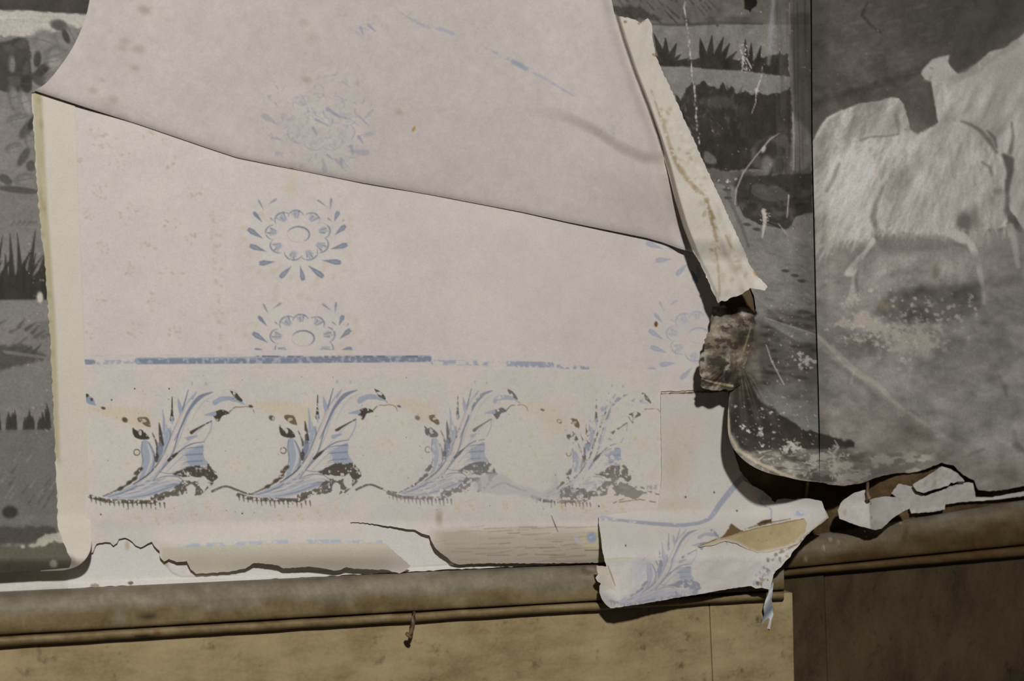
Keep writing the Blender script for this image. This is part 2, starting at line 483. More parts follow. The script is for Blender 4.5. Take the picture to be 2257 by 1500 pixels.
loft('rail_cap', xs, top_right, low_right_y, prof_cap, baseR, rq, MAT['painted_wood'], trim2)
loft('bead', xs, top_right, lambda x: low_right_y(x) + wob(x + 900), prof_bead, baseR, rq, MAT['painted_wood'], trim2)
# ================================================================== papers on the wall
BLUE, BLUE2, INK, DARK = (114, 120, 132), (144, 149, 157), (98, 106, 130), (78, 72, 62)
PAPER = (183, 175, 168)

def flower(p, cx, cy, col=BLUE, hi=BLUE2, a=1.0, sc=1.0, ymax=1e9, wear=None, only=None):
    """one wreath of drop petals round a scalloped flower, from its centre"""
    save = p.C.copy() if ymax < 1e8 else None
    f = lambda u, v: (cx + sc * .3 * (u - 525), cy + sc * .3 * (v - 460))
    for (b, t, w) in (((265, 485), (152, 412), 40), ((290, 580), (166, 535), 40), ((352, 655), (236, 668), 40), ((475, 688), (388, 775), 38),
                      ((540, 688), (562, 795), 36), ((597, 683), (712, 770), 42), ((703, 645), (842, 662), 42), ((765, 562), (888, 528), 40),
                      ((795, 457), (874, 388), 38), ((790, 358), (820, 284), 34), ((760, 268), (768, 186), 20), ((730, 248), (662, 198), 17),
                      ((258, 363), (196, 290), 30), ((270, 274), (230, 198), 17), ((306, 234), (368, 192), 17), ((344, 355), (318, 333), 13), ((772, 360), (738, 333), 13), ((845, 365), (860, 345), 10)):
        k = 1.0 if w > 25 else .75
        p.drop(f(*b), f(*t), w * .3 * sc, col, a * k * .92, 1.3, wear)
        if w > 30:
            m = (b[0] * .5 + t[0] * .5, b[1] * .5 + t[1] * .5); q = (b[0] * .2 + t[0] * .8, b[1] * .2 + t[1] * .8)
            p.line([f(*m), f(*q)], 12 * .3 * sc, hi, a * .6, 1.4)
            p.ell(*f(*t), 7 * .3, 5 * .3, PAPER, a * .8, .5)
    lob = [(-95, -105, 62), (-15, -125, 55), (85, -105, 58), (150, -30, 62), (135, 65, 66), (65, 115, 66), (-30, 118, 64), (-125, 70, 62), (-160, -20, 58)]
    for lx, ly, r in [(a1 * 1.12, b1 * 1.1, c1 * 1.16) for a1, b1, c1 in lob]:          # scalloped outline and shading hatches of each lobe
        ang = math.atan2(ly, lx); pts = []
        for k in range(-4, 5):
            t = ang + k * .33
            pts.append(f(525 + lx + r * .92 * math.cos(t), 460 + ly * .95 + r * .8 * math.sin(t)))
        p.line(pts, [1.4, 3.2, 4, 3.2, 1.4], col, a * .8, 1.2, wear=wear or (.30, 8))
        for k in range(4):
            t = ang + (k - 1.5) * .36; r0 = 20; r1 = r * (.55 + .3 * ((k * 7 + int(lx)) % 3) / 2)
            p.line([f(525 + lx * .8 + r0 * math.cos(t), 460 + ly * .8 + r0 * math.sin(t)), f(525 + lx * .92 + r1 * math.cos(t), 460 + ly * .92 + r1 * math.sin(t))], [1.6, 4.4], col if k % 2 else hi, a * .75, 1.3, wear=wear)
        if ly > 40 or lx < -100:
            p.ell(*f(525 + lx * 1.02, 460 + ly * 1.02), 9 * sc, 6 * sc, hi, a * .4, .5, wear=wear)
    ring = [f(525 + 82 * math.cos(t), 455 + 57 * math.sin(t)) for t in np.linspace(math.radians(200), math.radians(420), 16)]
    p.line(ring, [1, 3.2, 4, 4, 3.4, 1], col, a * .95, 1.2, wear=wear)
    p.line([f(525 + 82 * math.cos(t), 455 + 57 * math.sin(t)) for t in np.linspace(math.radians(70), math.radians(190), 10)], [1.2, 1.6, 1], hi, a * .6, 1.2)
    p.ell(*f(525, 455), 62 * .3 * sc, 42 * .3 * sc, (184, 178, 167), a * .8, .3)
    if save is not None:
        k = p.Y >= ymax; p.C[k] = save[k]

def leaf(p, root, tip, dy=0.0, ys=1.0, col=BLUE, hi=BLUE2, dark=DARK, a=1.0, wear=None, dwear=None, first=False, full=True, y0=1100.0):
    """one acanthus leaf of the frieze; root and tip are the x of its ends"""
    k = (tip - root) / 312.0
    def f(u, v):
        return (root + (160 + .24 * u - 228) * k, y0 + dy + (800 + .24 * v - 1100) * ys)
    F = lambda *q: [f(*t) for t in q]
    S = .24 * (k * ys) ** .5
    dwear = dwear or wear
    PL = lambda pts, c, al=1.0, w=None, sm=True, ro=1.5: p.poly(F(*pts), c, 1.3, a * al, sm, ro, 9, w or wear)
    LN = lambda pts, w, c, al=1.0, wr=None: p.line(F(*pts), [(q * 1.25 + 1) * S for q in w] if isinstance(w, (list, tuple)) else w * S, c, a * al, 1.2, True, wr or wear)
    mid = tuple((x + y) / 2 for x, y in zip(col, hi))
    # body
    PL([(280, 1222), (400, 1188), (560, 1108), (700, 1000), (830, 850), (875, 862), (745, 1075), (900, 1068), (1010, 1085), (1000, 1125), (820, 1190), (600, 1246), (420, 1244)], hi, .72)
    PL([(640, 715), (700, 720), (752, 860), (742, 930), (680, 1040), (612, 1068), (650, 940), (638, 820)], hi, .95)
    PL([(1200, 750), (1205, 860), (1246, 935), (1080, 935), (1056, 870), (1036, 840), (1110, 785)], hi, .95)
    PL([(770, 800), (850, 640), (905, 590), (900, 700), (850, 850), (790, 900)], hi, .75)
    for i in range(11):
        v = 770 + i * 21; LN([(1190 - 6 * i % 17, v), (1080 - 9 * (i % 4), v + 8), (1010 - 14 * (i % 3), v + 24 - 5 * (i % 2))], [13, 9, 2], hi if i % 3 else col, .75)
    for i in range(9):
        v = 1040 + i * 20; LN([(900 - i * 40, v - 8), (830 - i * 44, v + 16), (700 - i * 40, v + 24)], [3, 10, 3], col if i % 2 else PAPER, .55)
    # streaks along the stem and contour strokes
    for (pts, w, c, al) in (([(330, 1226), (480, 1180), (620, 1110), (740, 1000)], [3, 9, 9, 4], col, .9), ([(420, 1215), (600, 1158), (760, 1065), (860, 930)], [3, 14, 16, 8], PAPER, .8), ([(460, 1232), (640, 1185), (800, 1120), (960, 1085)], [3, 10, 10, 4], PAPER, .75),
                            ([(520, 1238), (700, 1205), (860, 1150), (980, 1110)], [3, 8, 8, 3], col, .8), ([(740, 1078), (840, 1040), (960, 1040), (1020, 1080)], [4, 8, 8, 4], col, .85), ([(780, 1100), (880, 1075), (990, 1100)], [3, 14, 4], PAPER, .7), ([(850, 1135), (930, 1110), (1010, 1120)], [3, 9, 3], col, .8),
                            ([(640, 720), (632, 800), (645, 900), (620, 1000)], [6, 8, 8, 4], col, .9), ([(700, 725), (745, 820), (752, 910), (720, 1000)], [4, 12, 12, 5], col, .9), ([(800, 1000), (920, 1010), (1080, 940)], [5, 7, 5], col, .8),
                            ([(1110, 790), (1040, 830), (960, 900), (860, 1000)], [4, 7, 7, 4], hi, .8), ([(860, 560), (870, 640), (850, 740)], [6, 16, 12], hi, .8), ([(880, 600), (900, 660), (880, 760)], [4, 10, 6], col, .8), ([(1080, 460), (1030, 560), (985, 690), (930, 820)], [4, 8, 8, 5], hi, .7), ([(1300, 300), (1210, 350), (1140, 440), (1090, 540)], [3, 6, 5, 3], hi, .6),
                            ([(1240, 540), (1180, 600), (1100, 680), (1010, 780)], [3, 5, 5, 4], hi, .8), ([(760, 300), (790, 290), (830, 320)], [3, 4, 3], hi, .5), ([(1000, 1140), (1100, 1120), (1180, 1060)], [8, 16, 8], hi, .5)):
        LN(pts, w, c, al)
    # highlights and veins
    LN([(690, 745), (725, 880), (665, 1035)], [6, 22, 5], PAPER, .85)
    LN([(1290, 264), (1170, 312), (1070, 430), (1000, 580), (935, 710)], [4, 30, 22, 12, 5], col, .9)
    LN([(1140, 262), (1090, 330), (1030, 410)], [6, 24, 16], hi)
    LN([(1062, 246), (1012, 420), (955, 580)], [5, 12, 10], col)
    LN([(970, 330), (985, 400), (995, 460)], [8, 30, 22], hi)
    LN([(1025, 430), (950, 585), (880, 740), (835, 850), (720, 1000), (560, 1110)], [12, 15, 10, 12, 8, 5], dark, .9, dwear)
    LN([(1010, 470), (930, 640), (860, 800)], [10, 16, 22], col, .6)
    LN([(1150, 335), (1060, 450), (990, 600), (920, 820), (840, 940), (740, 1080)], [5, 8, 9, 9, 8, 5], col, .95)
    LN([(1090, 340), (1010, 470), (920, 680), (850, 850), (740, 1010), (600, 1120)], [14, 24, 26, 28, 26, 8], PAPER, .9)
    LN([(1210, 722), (1090, 742), (990, 802), (900, 890), (800, 1000)], [5, 9, 10, 8, 6], col, .95)
    LN([(985, 806), (930, 850), (880, 892)], [4, 24, 18], dark, .95, dwear)
    LN([(1092, 636), (1140, 604), (1210, 565), (1275, 532)], [26, 16, 8, 8], dark, .9, dwear)
    LN([(1275, 540), (1272, 600), (1232, 680), (1200, 720)], [8, 7, 8, 5], hi)
    LN([(1062, 692), (1140, 668)], [30, 12], hi)
    LN([(826, 425), (838, 520), (840, 640)], [4, 16, 26], hi); LN([(915, 310), (913, 430), (912, 515)], [5, 12, 30], dark, 1, dwear); LN([(912, 500), (915, 560)], [22, 6], hi)
    LN([(795, 548), (806, 640), (818, 745)], [5, 24, 34], dark, .9, dwear); LN([(732, 640), (772, 740), (778, 860)], [5, 14, 20], dark, .8, dwear)
    LN([(800, 740), (806, 800), (780, 900)], [30, 40, 12], col, .8)
    LN([(770, 850), (770, 900)], [34, 18], dark, .8, dwear)
    PL([(1288, 358), (1340, 314), (1440, 304), (1530, 330), (1590, 390), (1540, 366), (1440, 346), (1370, 356), (1310, 388)], hi)
    PL([(1448, 250), (1500, 272), (1556, 332), (1545, 352), (1478, 304)], dark, .95, dwear)
    LN([(1380, 250), (1450, 240), (1520, 262)], 4, hi, .5)
    PL([(1288, 462), (1330, 438), (1392, 428), (1442, 462), (1380, 482), (1340, 535), (1298, 492)], dark, 1, dwear)
    LN([(1440, 448), (1490, 405), (1545, 404), (1600, 398), (1650, 415), (1668, 455)], [10, 7, 6, 4, 5, 3], (110, 92, 66), .8, dwear)
    LN([(1212, 476), (1300, 464)], [8, 34], hi)
    for q in ((1098, 185), (1226, 190)): p.ell(*f(*q), 9 * S, 17 * S, hi, a * .7, .5)
    # dark ground behind the stem
    PL([(1080, 937), (1250, 928), (1312, 1000), (1332, 1050), (1288, 1092), (1160, 1052), (1000, 1042), (912, 1020)], dark, .9, (.34, 6), False, 3)
    PL([(1010, 1080), (1240, 1085), (1300, 1100), (1200, 1215), (1060, 1205), (850, 1225), (720, 1262), (720, 1220), (900, 1170)], dark, .75, (.40, 6), False, 4)
    p.line(F((160, 1222), (300, 1262), (520, 1270), (740, 1275), (830, 1235)), 34 * S, dark, a * .8, 1.8, wear=(.40, 5))
    for i in range(17):
        u = 170 + i * 42; v = 1235 + min(i, 8) * 6; LN([(u, v), (u + 6, v + 38 + 10 * (i % 3))], [14, 4], dark, .7, dwear)
    LN([(1282, 1176), (1400, 1130), (1500, 1160), (1600, 1196), (1660, 1204)], [18, 14, 16, 12, 10], dark, .7, dwear or (.42, 5))
    for q in ((600, 660), (620, 975), (590, 1005), (520, 1095), (570, 1060), (440, 1150)):
        p.ell(*f(*q), 30 * S, 18 * S, dark, a * .85, .4, -.5, dwear)
    LN([(280, 1220), (440, 1150), (560, 1070), (640, 960)], [6, 14, 14, 4], dark, .7, dwear)
    if full: PL([(552, 590), (592, 622), (622, 608), (662, 630), (704, 692), (642, 702), (590, 690), (560, 660)], dark, 1, dwear); p.ell(*f(622, 640), 13 * S, 24 * S, PAPER, a * .9)
    if full: PL([(600, 498), (684, 498), (718, 572), (690, 582), (612, 535)], (92, 82, 64), .9, dwear); p.ell(*f(660, 530), 18 * S, 14 * S, (186, 170, 138), a * .8)
    if full: p.ell(*f(480, 520), 28 * S, 22 * S, dark, a * .85, .4, .6, dwear); p.ell(*f(282, 412), 22 * S, 12 * S, dark, a * .9, .4, .3, dwear)
    if full: p.line([f(590 + 28 * math.cos(t), 818 + 28 * math.sin(t)) for t in np.linspace(0, 6.2, 10)], 9 * S, dark, a * .8, 1.2, wear=dwear)
    if full:     # pale sprig left uninked in front of the ground
        for q in ((1090, 1172), (1200, 1098)): p.ell(*f(*q), 40 * S, 62 * S, PAPER, 1, .12)
        p.line(F((1335, 1085), (1180, 1222)), 24 * S, PAPER, 1, 1.2)
        p.line(F((1330, 1090), (1180, 1222), (1020, 1300), (850, 1350), (650, 1340)), 5 * S, (172, 152, 126), .4, 1.2)

# ---------------------------------------------------------------- plain lining paper bared along the rail
lp = Paint(150, 1130, 1420, 1306, 2.5, (188, 184, 177))
lp.mottle(3, 60); lp.mottle(2, 9)
lp.ell(209, 1290, 10, 5, (128, 118, 100), .8); lp.ell(288, 1284, 6, 4, (90, 80, 62), .9); lp.ell(362, 1236, 12, 5, (140, 110, 85), .5, .7, .9)
lp.ell(280, 1202, 5, 10, (160, 145, 120), .7, .6)
def pillow(d0, h): return lambda x, y: d0 + h * fbm(x / 130., y / 60., 2)
lining = sheet('lining_paper', rag([(150, 1300), (150, 1200), (210, 1150), (700, 1140), (1400, 1135), (1400, 1236), (1000, 1254), (700, 1270), (420, 1285), (200, 1293)], 1.2, 9, True, 3), lp, lambda x, y: .0004 + .0030 * sst(-14, 2, y - top_left(x)) + .0011 * sst(1.6, -1.6, y - np.interp(x, [359, 360, 380, 400, 620, 800, 1000, 1001], [1100, 1238, 1262, 1271, 1266, 1258, 1243, 1100])), MAT['paper'])
tag(lining, 'bare white lining paper showing through the tears just above the chair rail', 'wallpaper')

# ---------------------------------------------------------------- cream wallpaper with flower columns
mp_ = Paint(160, 120, 1640, 880, 2.0, PAPER)
mp_.mottle(3.0, 220, 1, 1, (1, .95, .8)); mp_.mottle(2.0, 14, 1, 1, (.9, 1, 1.1)); mp_.mottle(4, 60, 1, 1, (1.2, .9, .6)); mp_.mottle(3, 9)
rr = random.Random(5)
BR = (168, 148, 130)
for (x, y) in ((213, 298), (232, 315), (375, 485), (222, 420), (275, 472), (225, 548), (325, 545), (278, 592), (378, 598), (228, 660), (335, 660), (290, 735), (390, 735), (375, 365), (270, 360), (180, 350), (195, 735), (200, 470), (425, 520), (330, 300), (430, 430)):
    for k in range(9):
        mp_.ell(x + rr.gauss(0, 11), y + rr.gauss(0, 10), rr.uniform(2, 5), rr.uniform(1.5, 3.5), BR, rr.uniform(.2, .6), .6, rr.uniform(0, 3))
for y in range(470, 780, 24):
    for k in range(4): mp_.ell(472 + (y - 470) * .05 + rr.gauss(0, 5), y + rr.gauss(0, 8), rr.uniform(2, 5), rr.uniform(2, 5), BR, rr.uniform(.15, .45), .7)
for k in range(90): mp_.ell(rr.uniform(190, 530), rr.uniform(240, 770), rr.uniform(2, 6), rr.uniform(2, 4), rr.choice([BR, (165, 165, 172)]), rr.uniform(.08, .3), .8)
for k in range(70):     # halo of rusty offset round the flowers
    t = rr.uniform(0, 6.28); r = rr.gauss(118, 14); cy = rr.choice((520, 745))
    mp_.ell(657 + r * math.cos(t), cy + r * .85 * math.sin(t), rr.uniform(4, 12), rr.uniform(3, 7), (176, 158, 136), rr.uniform(.12, .4), .8, rr.uniform(0, 3))
mp_.ell(643, 405, 12, 26, (178, 164, 140), .4, .9)
for xv in (490, 527): mp_.line([(xv, 360), (xv + 12, 775)], 1.5, (172, 165, 155), .35, 1)
mp_.line([(165, 250), (186, 778)], 2, (165, 158, 145), .6, 1)
flower(mp_, 657.5, 518, BLUE, BLUE2, 1.0)
flower(mp_, 668, 747, BLUE, BLUE2, 1.0, 1.0, 772)
flower(mp_, 1531, 512, (146, 149, 161), (162, 163, 170), .95); mp_.drop((1524, 595), (1535, 622), 13, (104, 122, 148), .9)
flower(mp_, 1541, 741, (148, 151, 163), (162, 163, 170), .95)
mp_.ell(1446, 714, 4, 6, (88, 62, 30), .95, .3)
# the blue rule
def rule(p, pts, w, col, wear):
    p.line(pts, w, col, .95, 1.3, wear=wear)
rule(mp_, [(187, 797), (205, 798)], 11, BLUE, (.30, 9)); rule(mp_, [(212, 799), (292, 796)], 9, BLUE2, (.48, 9))
rule(mp_, [(304, 795), (560, 793), (945, 790)], 15, BLUE2, (.30, 9)); rule(mp_, [(304, 796), (560, 795), (945, 791)], 12, BLUE, (.42, 7))
mp_.line([(560, 785), (700, 786), (930, 785)], 4, (92, 98, 116), .8, 1, wear=(.48, 7))
rule(mp_, [(955, 798), (1215, 803)], 11, BLUE2, (.50, 10)); rule(mp_, [(1140, 802), (1215, 804)], 13, (138, 142, 152), (.40, 8))
rule(mp_, [(1225, 807), (1295, 811)], 8, (138, 141, 152), (.54, 7)); mp_.ell(1437, 814, 9, 6, (150, 152, 162), .8, .4)
mp_.line([(188, 784), (560, 781)], 2, (160, 150, 142), .5, 1.2, wear=(.45, 12))
main = sheet('wallpaper_sheet', [(164, 205), (184, 780), (188, 872), (1456, 872)] + rag([(1456, 863), (1500, 861), (1560, 859), (1612, 856)], 1.2, 5, False, 4) + [(1612, 856), (1604, 760), (1592, 690), (1580, 500), (900, 330), (500, 250)],
             mp_, lambda x, y: .0010 + .0006 * fbm(x / 300., y / 200., 2), MAT['paper'], edge=(120, 95, 62))
tag(main, 'cream wallpaper with columns of blue flower wreaths pasted under the lifted flap', 'wallpaper')

# ---------------------------------------------------------------- frieze of acanthus leaves
bp = Paint(180, 806, 1466, 1270, 1.6, (183, 176, 167))
bp.mottle(2.5, 180, 1, 1, (1, .95, .8)); bp.mottle(4, 40, 1, 1, (1.2, 1, .7)); bp.mottle(3, 9)
for (cx, rx) in ((250, 70), (538, 82), (856, 78), (1150, 72), (1400, 60)):
    bp.ell(cx, 985, rx, 82, (187, 181, 170), .5, .25)
    for k in range(26):
        t = rr.uniform(0, 6.28); r = rr.random() ** .6
        bp.ell(cx + rx * r * math.cos(t), 985 + 80 * r * math.sin(t), rr.uniform(2, 5), rr.uniform(2, 4), (184, 162, 126), rr.uniform(.12, .5), .7, rr.uniform(0, 3))
for (x0, x1, y0, y1, st) in ((188, 330, 900, 912, .6), (545, 690, 890, 905, .55), (860, 960, 885, 900, .4), (1145, 1250, 892, 925, .3)):
    bp.poly([(x0, y0 + 2), (x0 + .5 * (x1 - x0), y0 - 4), (x1, y1), (x1 - 10, y1 + 30), (x1 - 40, y1 + 26), (x0 + 40, y0 + 12)], (188, 168, 132), 6, st * .7, True, 6, 12)
    for k in range(16): x = x0 + (x1 - x0) * k / 15; bp.line([(x, y0 - 6), (x + 1, y0 + 10)], 2.4, (186, 166, 130), st * .7, 1.4)
bp.poly([(187, 866), (196, 871), (206, 877), (212, 894), (196, 890), (188, 884)], (128, 136, 150), 1.2, 1, False, 1); bp.ell(191, 871, 5, 4, (66, 58, 44), .95); bp.ell(202, 880, 3, 4, (66, 58, 44), .8)
leaf(bp, 228, 540, 0, 1.0, (108, 115, 130), (140, 147, 158), (62, 57, 48), 1.0, None, (.28, 6))
leaf(bp, 553, 856, -4, 1.0, (110, 117, 132), (142, 148, 158), (66, 61, 53), 1.0, None, (.32, 7))
leaf(bp, 880, 1146, -8, .98, (118, 123, 136), (148, 151, 158), (98, 96, 94), .95, (.30, 9), (.32, 8))
leaf(bp, 1196, 1440, 0, .98, (128, 132, 146), (146, 149, 160), (98, 92, 86), .95, (.48, 9), (.45, 8))
# worn grey ground round the third and fourth root
bp.poly([(1060, 1050), (1100, 1040), (1130, 1060), (1200, 1078), (1225, 1040), (1235, 1080), (1225, 1100), (1120, 1090), (1050, 1080)], (164, 162, 158), 6, .75, True, 8, 20)
bp.poly([(1350, 1075), (1368, 1062), (1400, 1075), (1425, 1085), (1400, 1100), (1376, 1095)], (122, 116, 108), 1.5, .9, False, 4, 8)
bp.poly([(1345, 1030), (1352, 1040), (1364, 1055), (1350, 1068), (1345, 1050)], (118, 112, 106), 1.5, .9, False, 3, 6)
bp.poly([(1232, 1078), (1260, 1072), (1306, 1082), (1304, 1092), (1270, 1100), (1236, 1096)], (110, 104, 98), 1.5, .85, False, 6, 7, (.42, 6))
bp.line([(1376, 1098), (1352, 1108), (1410, 1100), (1444, 1106)], 2.5, (120, 92, 62), .7, 1.2, wear=(.4, 6))
bp.line([(1430, 1074), (1450, 1072)], 10, (140, 138, 140), .7, 2, wear=(.45, 5))
for (x, y) in ((305, 1140), (376, 1142), (423, 1136), (457, 1116), (344, 1146), (615, 1136), (660, 1134), (700, 1128), (742, 1120), (1006, 1118), (1038, 1114), (1240, 1115), (1285, 1118), (1330, 1118), (1372, 1122), (1112, 1112)):
    bp.chip(x, y, 7, (182, 158, 130), .5, rr); bp.chip(x + 6, y + 8, 4, (174, 148, 120), .45, rr); bp.line([(x - 14, y - 6), (x, y - 9), (x + 12, y - 16)], 1.6, (178, 158, 136), .35, 1.2)
for k in range(160): bp.ell(rr.uniform(1040, 1450), rr.uniform(840, 1130), rr.uniform(2, 8), rr.uniform(1.5, 4), rr.choice([(186, 168, 146), (182, 160, 130)]), rr.uniform(.08, .28), .8)
for k in range(50): bp.ell(rr.uniform(200, 1440), rr.uniform(820, 1140), 1.2, 1.2, (110, 100, 84), rr.uniform(.4, .9), .5)
for q in ((373, 856), (297, 856), (246, 881), (222, 1133), (534, 1131), (1320, 1115)): bp.ell(*q, 1.8, 1.8, (50, 44, 36), .9, .4)
# grime and the lower blue rule on the loose bottom edge
m = sst(1150, 1185, bp.Y + (fbm(bp.X / 90, bp.Y / 14, 3) - .5) * 22) * sst(930, 985, bp.X)
bp.C += (np.array((146, 138, 121)) - bp.C) * (m * .8)[..., None]
for k in range(60):
    x = rr.uniform(960, 1300); y = rr.uniform(1160, 1240); bp.line([(x, y), (x + rr.uniform(20, 70), y - rr.uniform(0, 4))], rr.uniform(1, 3), (114, 105, 88), rr.uniform(.2, .6), 1.5)
m = sst(1201, 1207, bp.Y + np.interp(bp.X, [395, 640, 840], [0, 9, 8]) + (fbm(bp.X / 30, bp.Y / 20, 3) - .5) * 6) * sst(350, 362, bp.X) * sst(940, 860, bp.X + (bp.Y - 1200))
bp.C += (np.array((170, 162, 143)) - bp.C) * (m * .7)[..., None]
bp.line([(395, 1202), (520, 1198), (640, 1193), (760, 1192), (840, 1194)], 8, (150, 157, 172), .8, 2, wear=(.47, 14))
bp.ell(1304, 1184, 12, 13, (124, 134, 158), .9, .25); bp.ell(1304, 1188, 24, 24, (184, 168, 122), .4, .6); bp.ell(1304, 1184, 10, 11, (116, 128, 154), .8, .4, 0, (.4, 6)); bp.line([(1290, 1212), (1330, 1212)], 3, (110, 96, 76), .8, 1.2)
bp.line([(1265, 1178), (1280, 1195)], 14, (152, 156, 170), .6, 3, wear=(.5, 6)); bp.line([(1215, 1135), (1224, 1158), (1230, 1172)], [1, 2.5, 1], (84, 74, 58), .9, 1)
bp.ell(968, 1140, 7, 16, (140, 128, 108), .6, .8); bp.ell(895, 1215, 14, 8, (136, 126, 108), .6, .8, .7)
cutL = [(188, 1222), (205, 1217), (213, 1198), (232, 1194), (243, 1195), (250, 1202), (258, 1196), (262, 1187), (275, 1184), (287, 1190), (300, 1202), (310, 1206), (335, 1193), (343, 1206), (352, 1213), (353, 1228), (362, 1237), (372, 1231), (390, 1238), (412, 1236), (420, 1254), (432, 1264), (500, 1260), (540, 1253), (560, 1240), (575, 1241), (610, 1245), (625, 1252), (680, 1248), (700, 1250), (735, 1257), (752, 1255), (764, 1249), (780, 1253), (830, 1255), (850, 1255), (880, 1263), (895, 1256), (905, 1246), (888, 1232), (870, 1216), (850, 1198), (838, 1184), (820, 1168), (795, 1157), (768, 1151),
        (800, 1151), (850, 1158), (890, 1164), (915, 1167), (930, 1175), (946, 1179), (955, 1199), (962, 1210), (980, 1224), (996, 1238), (1010, 1243), (1060, 1241), (1200, 1241), (1335, 1239), (1458, 1236)]
def d_border(x, y):
    base = .0016 + .0012 * sst(1060, 1135, y)
    roll = sst(1146, 1212, y) * (1 - .45 * sst(1212, 1268, y) ** 1.3)
    amp = .010 * sst(300, 440, x) * (1 - .25 * sst(1000, 1330, x)) * (1 + .35 * np.sin(x / 95.))
    lift = .0015 * np.exp(-((x - 865) / 60) ** 2 - ((y - 1200) / 60) ** 2)
    return base + roll * amp + lift + .0006 * sst(1160, 1200, y) * sst(420, 250, x)
border = sheet('wallpaper_border', [(187, 814), (1452, 814), (1458, 900)] + [(1458, 1236)] + rag(cutL[::-1][1:], .9, 5, False, 8) + [(188, 1222)],
               bp, d_border, MAT['paper'], edge=(128, 108, 76))
tag(border, 'frieze strip of blue acanthus leaves between pale discs with a torn lower edge', 'wallpaper border')

# ---------------------------------------------------------------- plain yellowed strip at the left
sp = Paint(60, 160, 220, 1300, 2.0, (184, 177, 163))
sp.mottle(3, 120, 1, 1, (1, .9, .6)); sp.mottle(2, 20)
sp.line([(82, 200), (92, 420), (112, 700), (122, 1000)], 20, (156, 147, 118), .85, 5)
for k in range(60):
    t = rr.random(); x = 84 + 38 * t + rr.gauss(0, 5); sp.ell(x, 210 + 900 * t, rr.uniform(2, 6), rr.uniform(4, 12), rr.choice([(140, 130, 100), (168, 160, 138)]), rr.uniform(.2, .6), .7)
sp.ell(150, 1232, 22, 10, (118, 110, 96), .7, .7, .6); sp.ell(140, 1212, 16, 8, (188, 182, 168), .8, .7, .5)
def d_left(x, y):
    return .0030 + .0006 * fbm(x / 90., y / 200., 2) + .020 * sst(1130, 1240, y) * (1 - .5 * sst(1225, 1285, y))
strip = sheet('paper_strip', [(64, 190), (164, 205), (186, 780), (198, 1110), (202, 1190)] + catmull([(202, 1190), (199, 1212), (188, 1232), (168, 1248), (140, 1256)], 4) + [(90, 1258), (70, 700)],
              sp, lambda x, y: d_left(x, y) - .0012, MAT['paper'], edge=(150, 140, 118))
tag(strip, 'plain yellowed paper strip running down beside the dark scenic paper edge', 'wallpaper')
# ---------------------------------------------------------------- scenic paper, narrow remnant at the left
gp = Paint(-320, -260, 210, 1290, 2.4, (112, 109, 103))
gp.mottle(8, 90); gp.mottle(4, 14)
D1, D2, G1, G2 = (56, 53, 46), (78, 75, 68), (122, 119, 113), (140, 137, 130)
gp.poly([(-320, -260), (220, -260), (220, 32), (90, 26), (60, 22), (-320, 22)], D1, 2, .95); gp.mottle(4, 10)
gp.poly([(-320, 24), (60, 24), (200, 34), (205, 58), (130, 66), (100, 78), (-320, 84)], (168, 163, 153), 2, .9, False, 4)
for k in range(24): y = rr.uniform(30, 78); x = rr.uniform(-200, 120); gp.line([(x, y), (x + 80, y + rr.uniform(-4, 6))], rr.uniform(2, 5), rr.choice([(150, 145, 135), (182, 177, 166)]), .5, 2)
def gleaf(x, y, rx, ry, rot, c, rim=None):
    gp.ell(x, y, rx, ry, rim or tuple(q * .72 for q in c), .7, .3, rot); gp.ell(x + 2.5, y + 3, rx * .74, ry * .74, c, .75, .45, rot)
    q = .7 * rx; gp.line([(x - q * math.cos(rot), y - q * math.sin(rot)), (x + q * math.cos(rot), y + q * math.sin(rot))], 2, D2, .6, 1.2)
gp.poly([(-300, 95), (15, 92), (40, 84), (66, 96), (70, 195), (60, 200), (-300, 210)], D1, 3, .9, False, 5)
for a in ((98, 90, 28, 24, .3, G1), (122, 122, 26, 22, -.3, G1), (130, 55, 20, 12, .2, D2), (158, 76, 22, 16, 1.1, G1), (145, 80, 7, 16, -.4, D1), (82, 130, 8, 18, .1, D1), (92, 155, 10, 26, .8, D1), (118, 135, 20, 14, -.2, G2), (88, 176, 24, 12, .6, D2), (108, 170, 18, 10, -.5, G1),
          (20, 105, 20, 14, .3, D2), (45, 95, 18, 12, -.2, D2), (25, 140, 8, 22, 0, G1), (55, 150, 9, 24, .2, D2), (30, 175, 22, 14, .3, D2), (58, 185, 12, 20, 0, D1),
          (30, 215, 12, 32, -.2, G1), (55, 225, 10, 30, -.3, G2), (40, 262, 26, 12, -.2, G1), (58, 285, 10, 24, .6, D2), (72, 270, 8, 18, .4, D1), (30, 325, 20, 11, -.3, G1), (52, 345, 8, 24, .55, D2), (66, 310, 12, 20, -.3, G1), (68, 365, 10, 12, .2, D2), (12, 395, 16, 9, .6, D2), (55, 395, 24, 14, -.2, G1), (40, 418, 46, 7, .1, D2)):
    gleaf(*a)
for k in range(60): gleaf(rr.uniform(-300, -20), rr.uniform(80, 440), rr.uniform(10, 26), rr.uniform(8, 16), rr.uniform(-1, 1), rr.choice([G1, D2, D1]))
for k in range(5): gp.line([(25 + 12 * k, 496 - k), (32 + 12 * k, 488)], 5, (88, 85, 79), .7, 2)
def tuft(p, x0, x1, yb, h, n, c, lean=.3, seed=1, w=9):
    r = random.Random(seed)
    for k in range(n):
        x = r.uniform(x0, x1); hh = h * r.uniform(.5, 1); l = r.uniform(-.1, lean) * hh
        p.line([(x, yb), (x + l * .4, yb - hh * .6), (x + l, yb - hh)], [w * 1.3, w, 1.2], c, .9, 1.4)
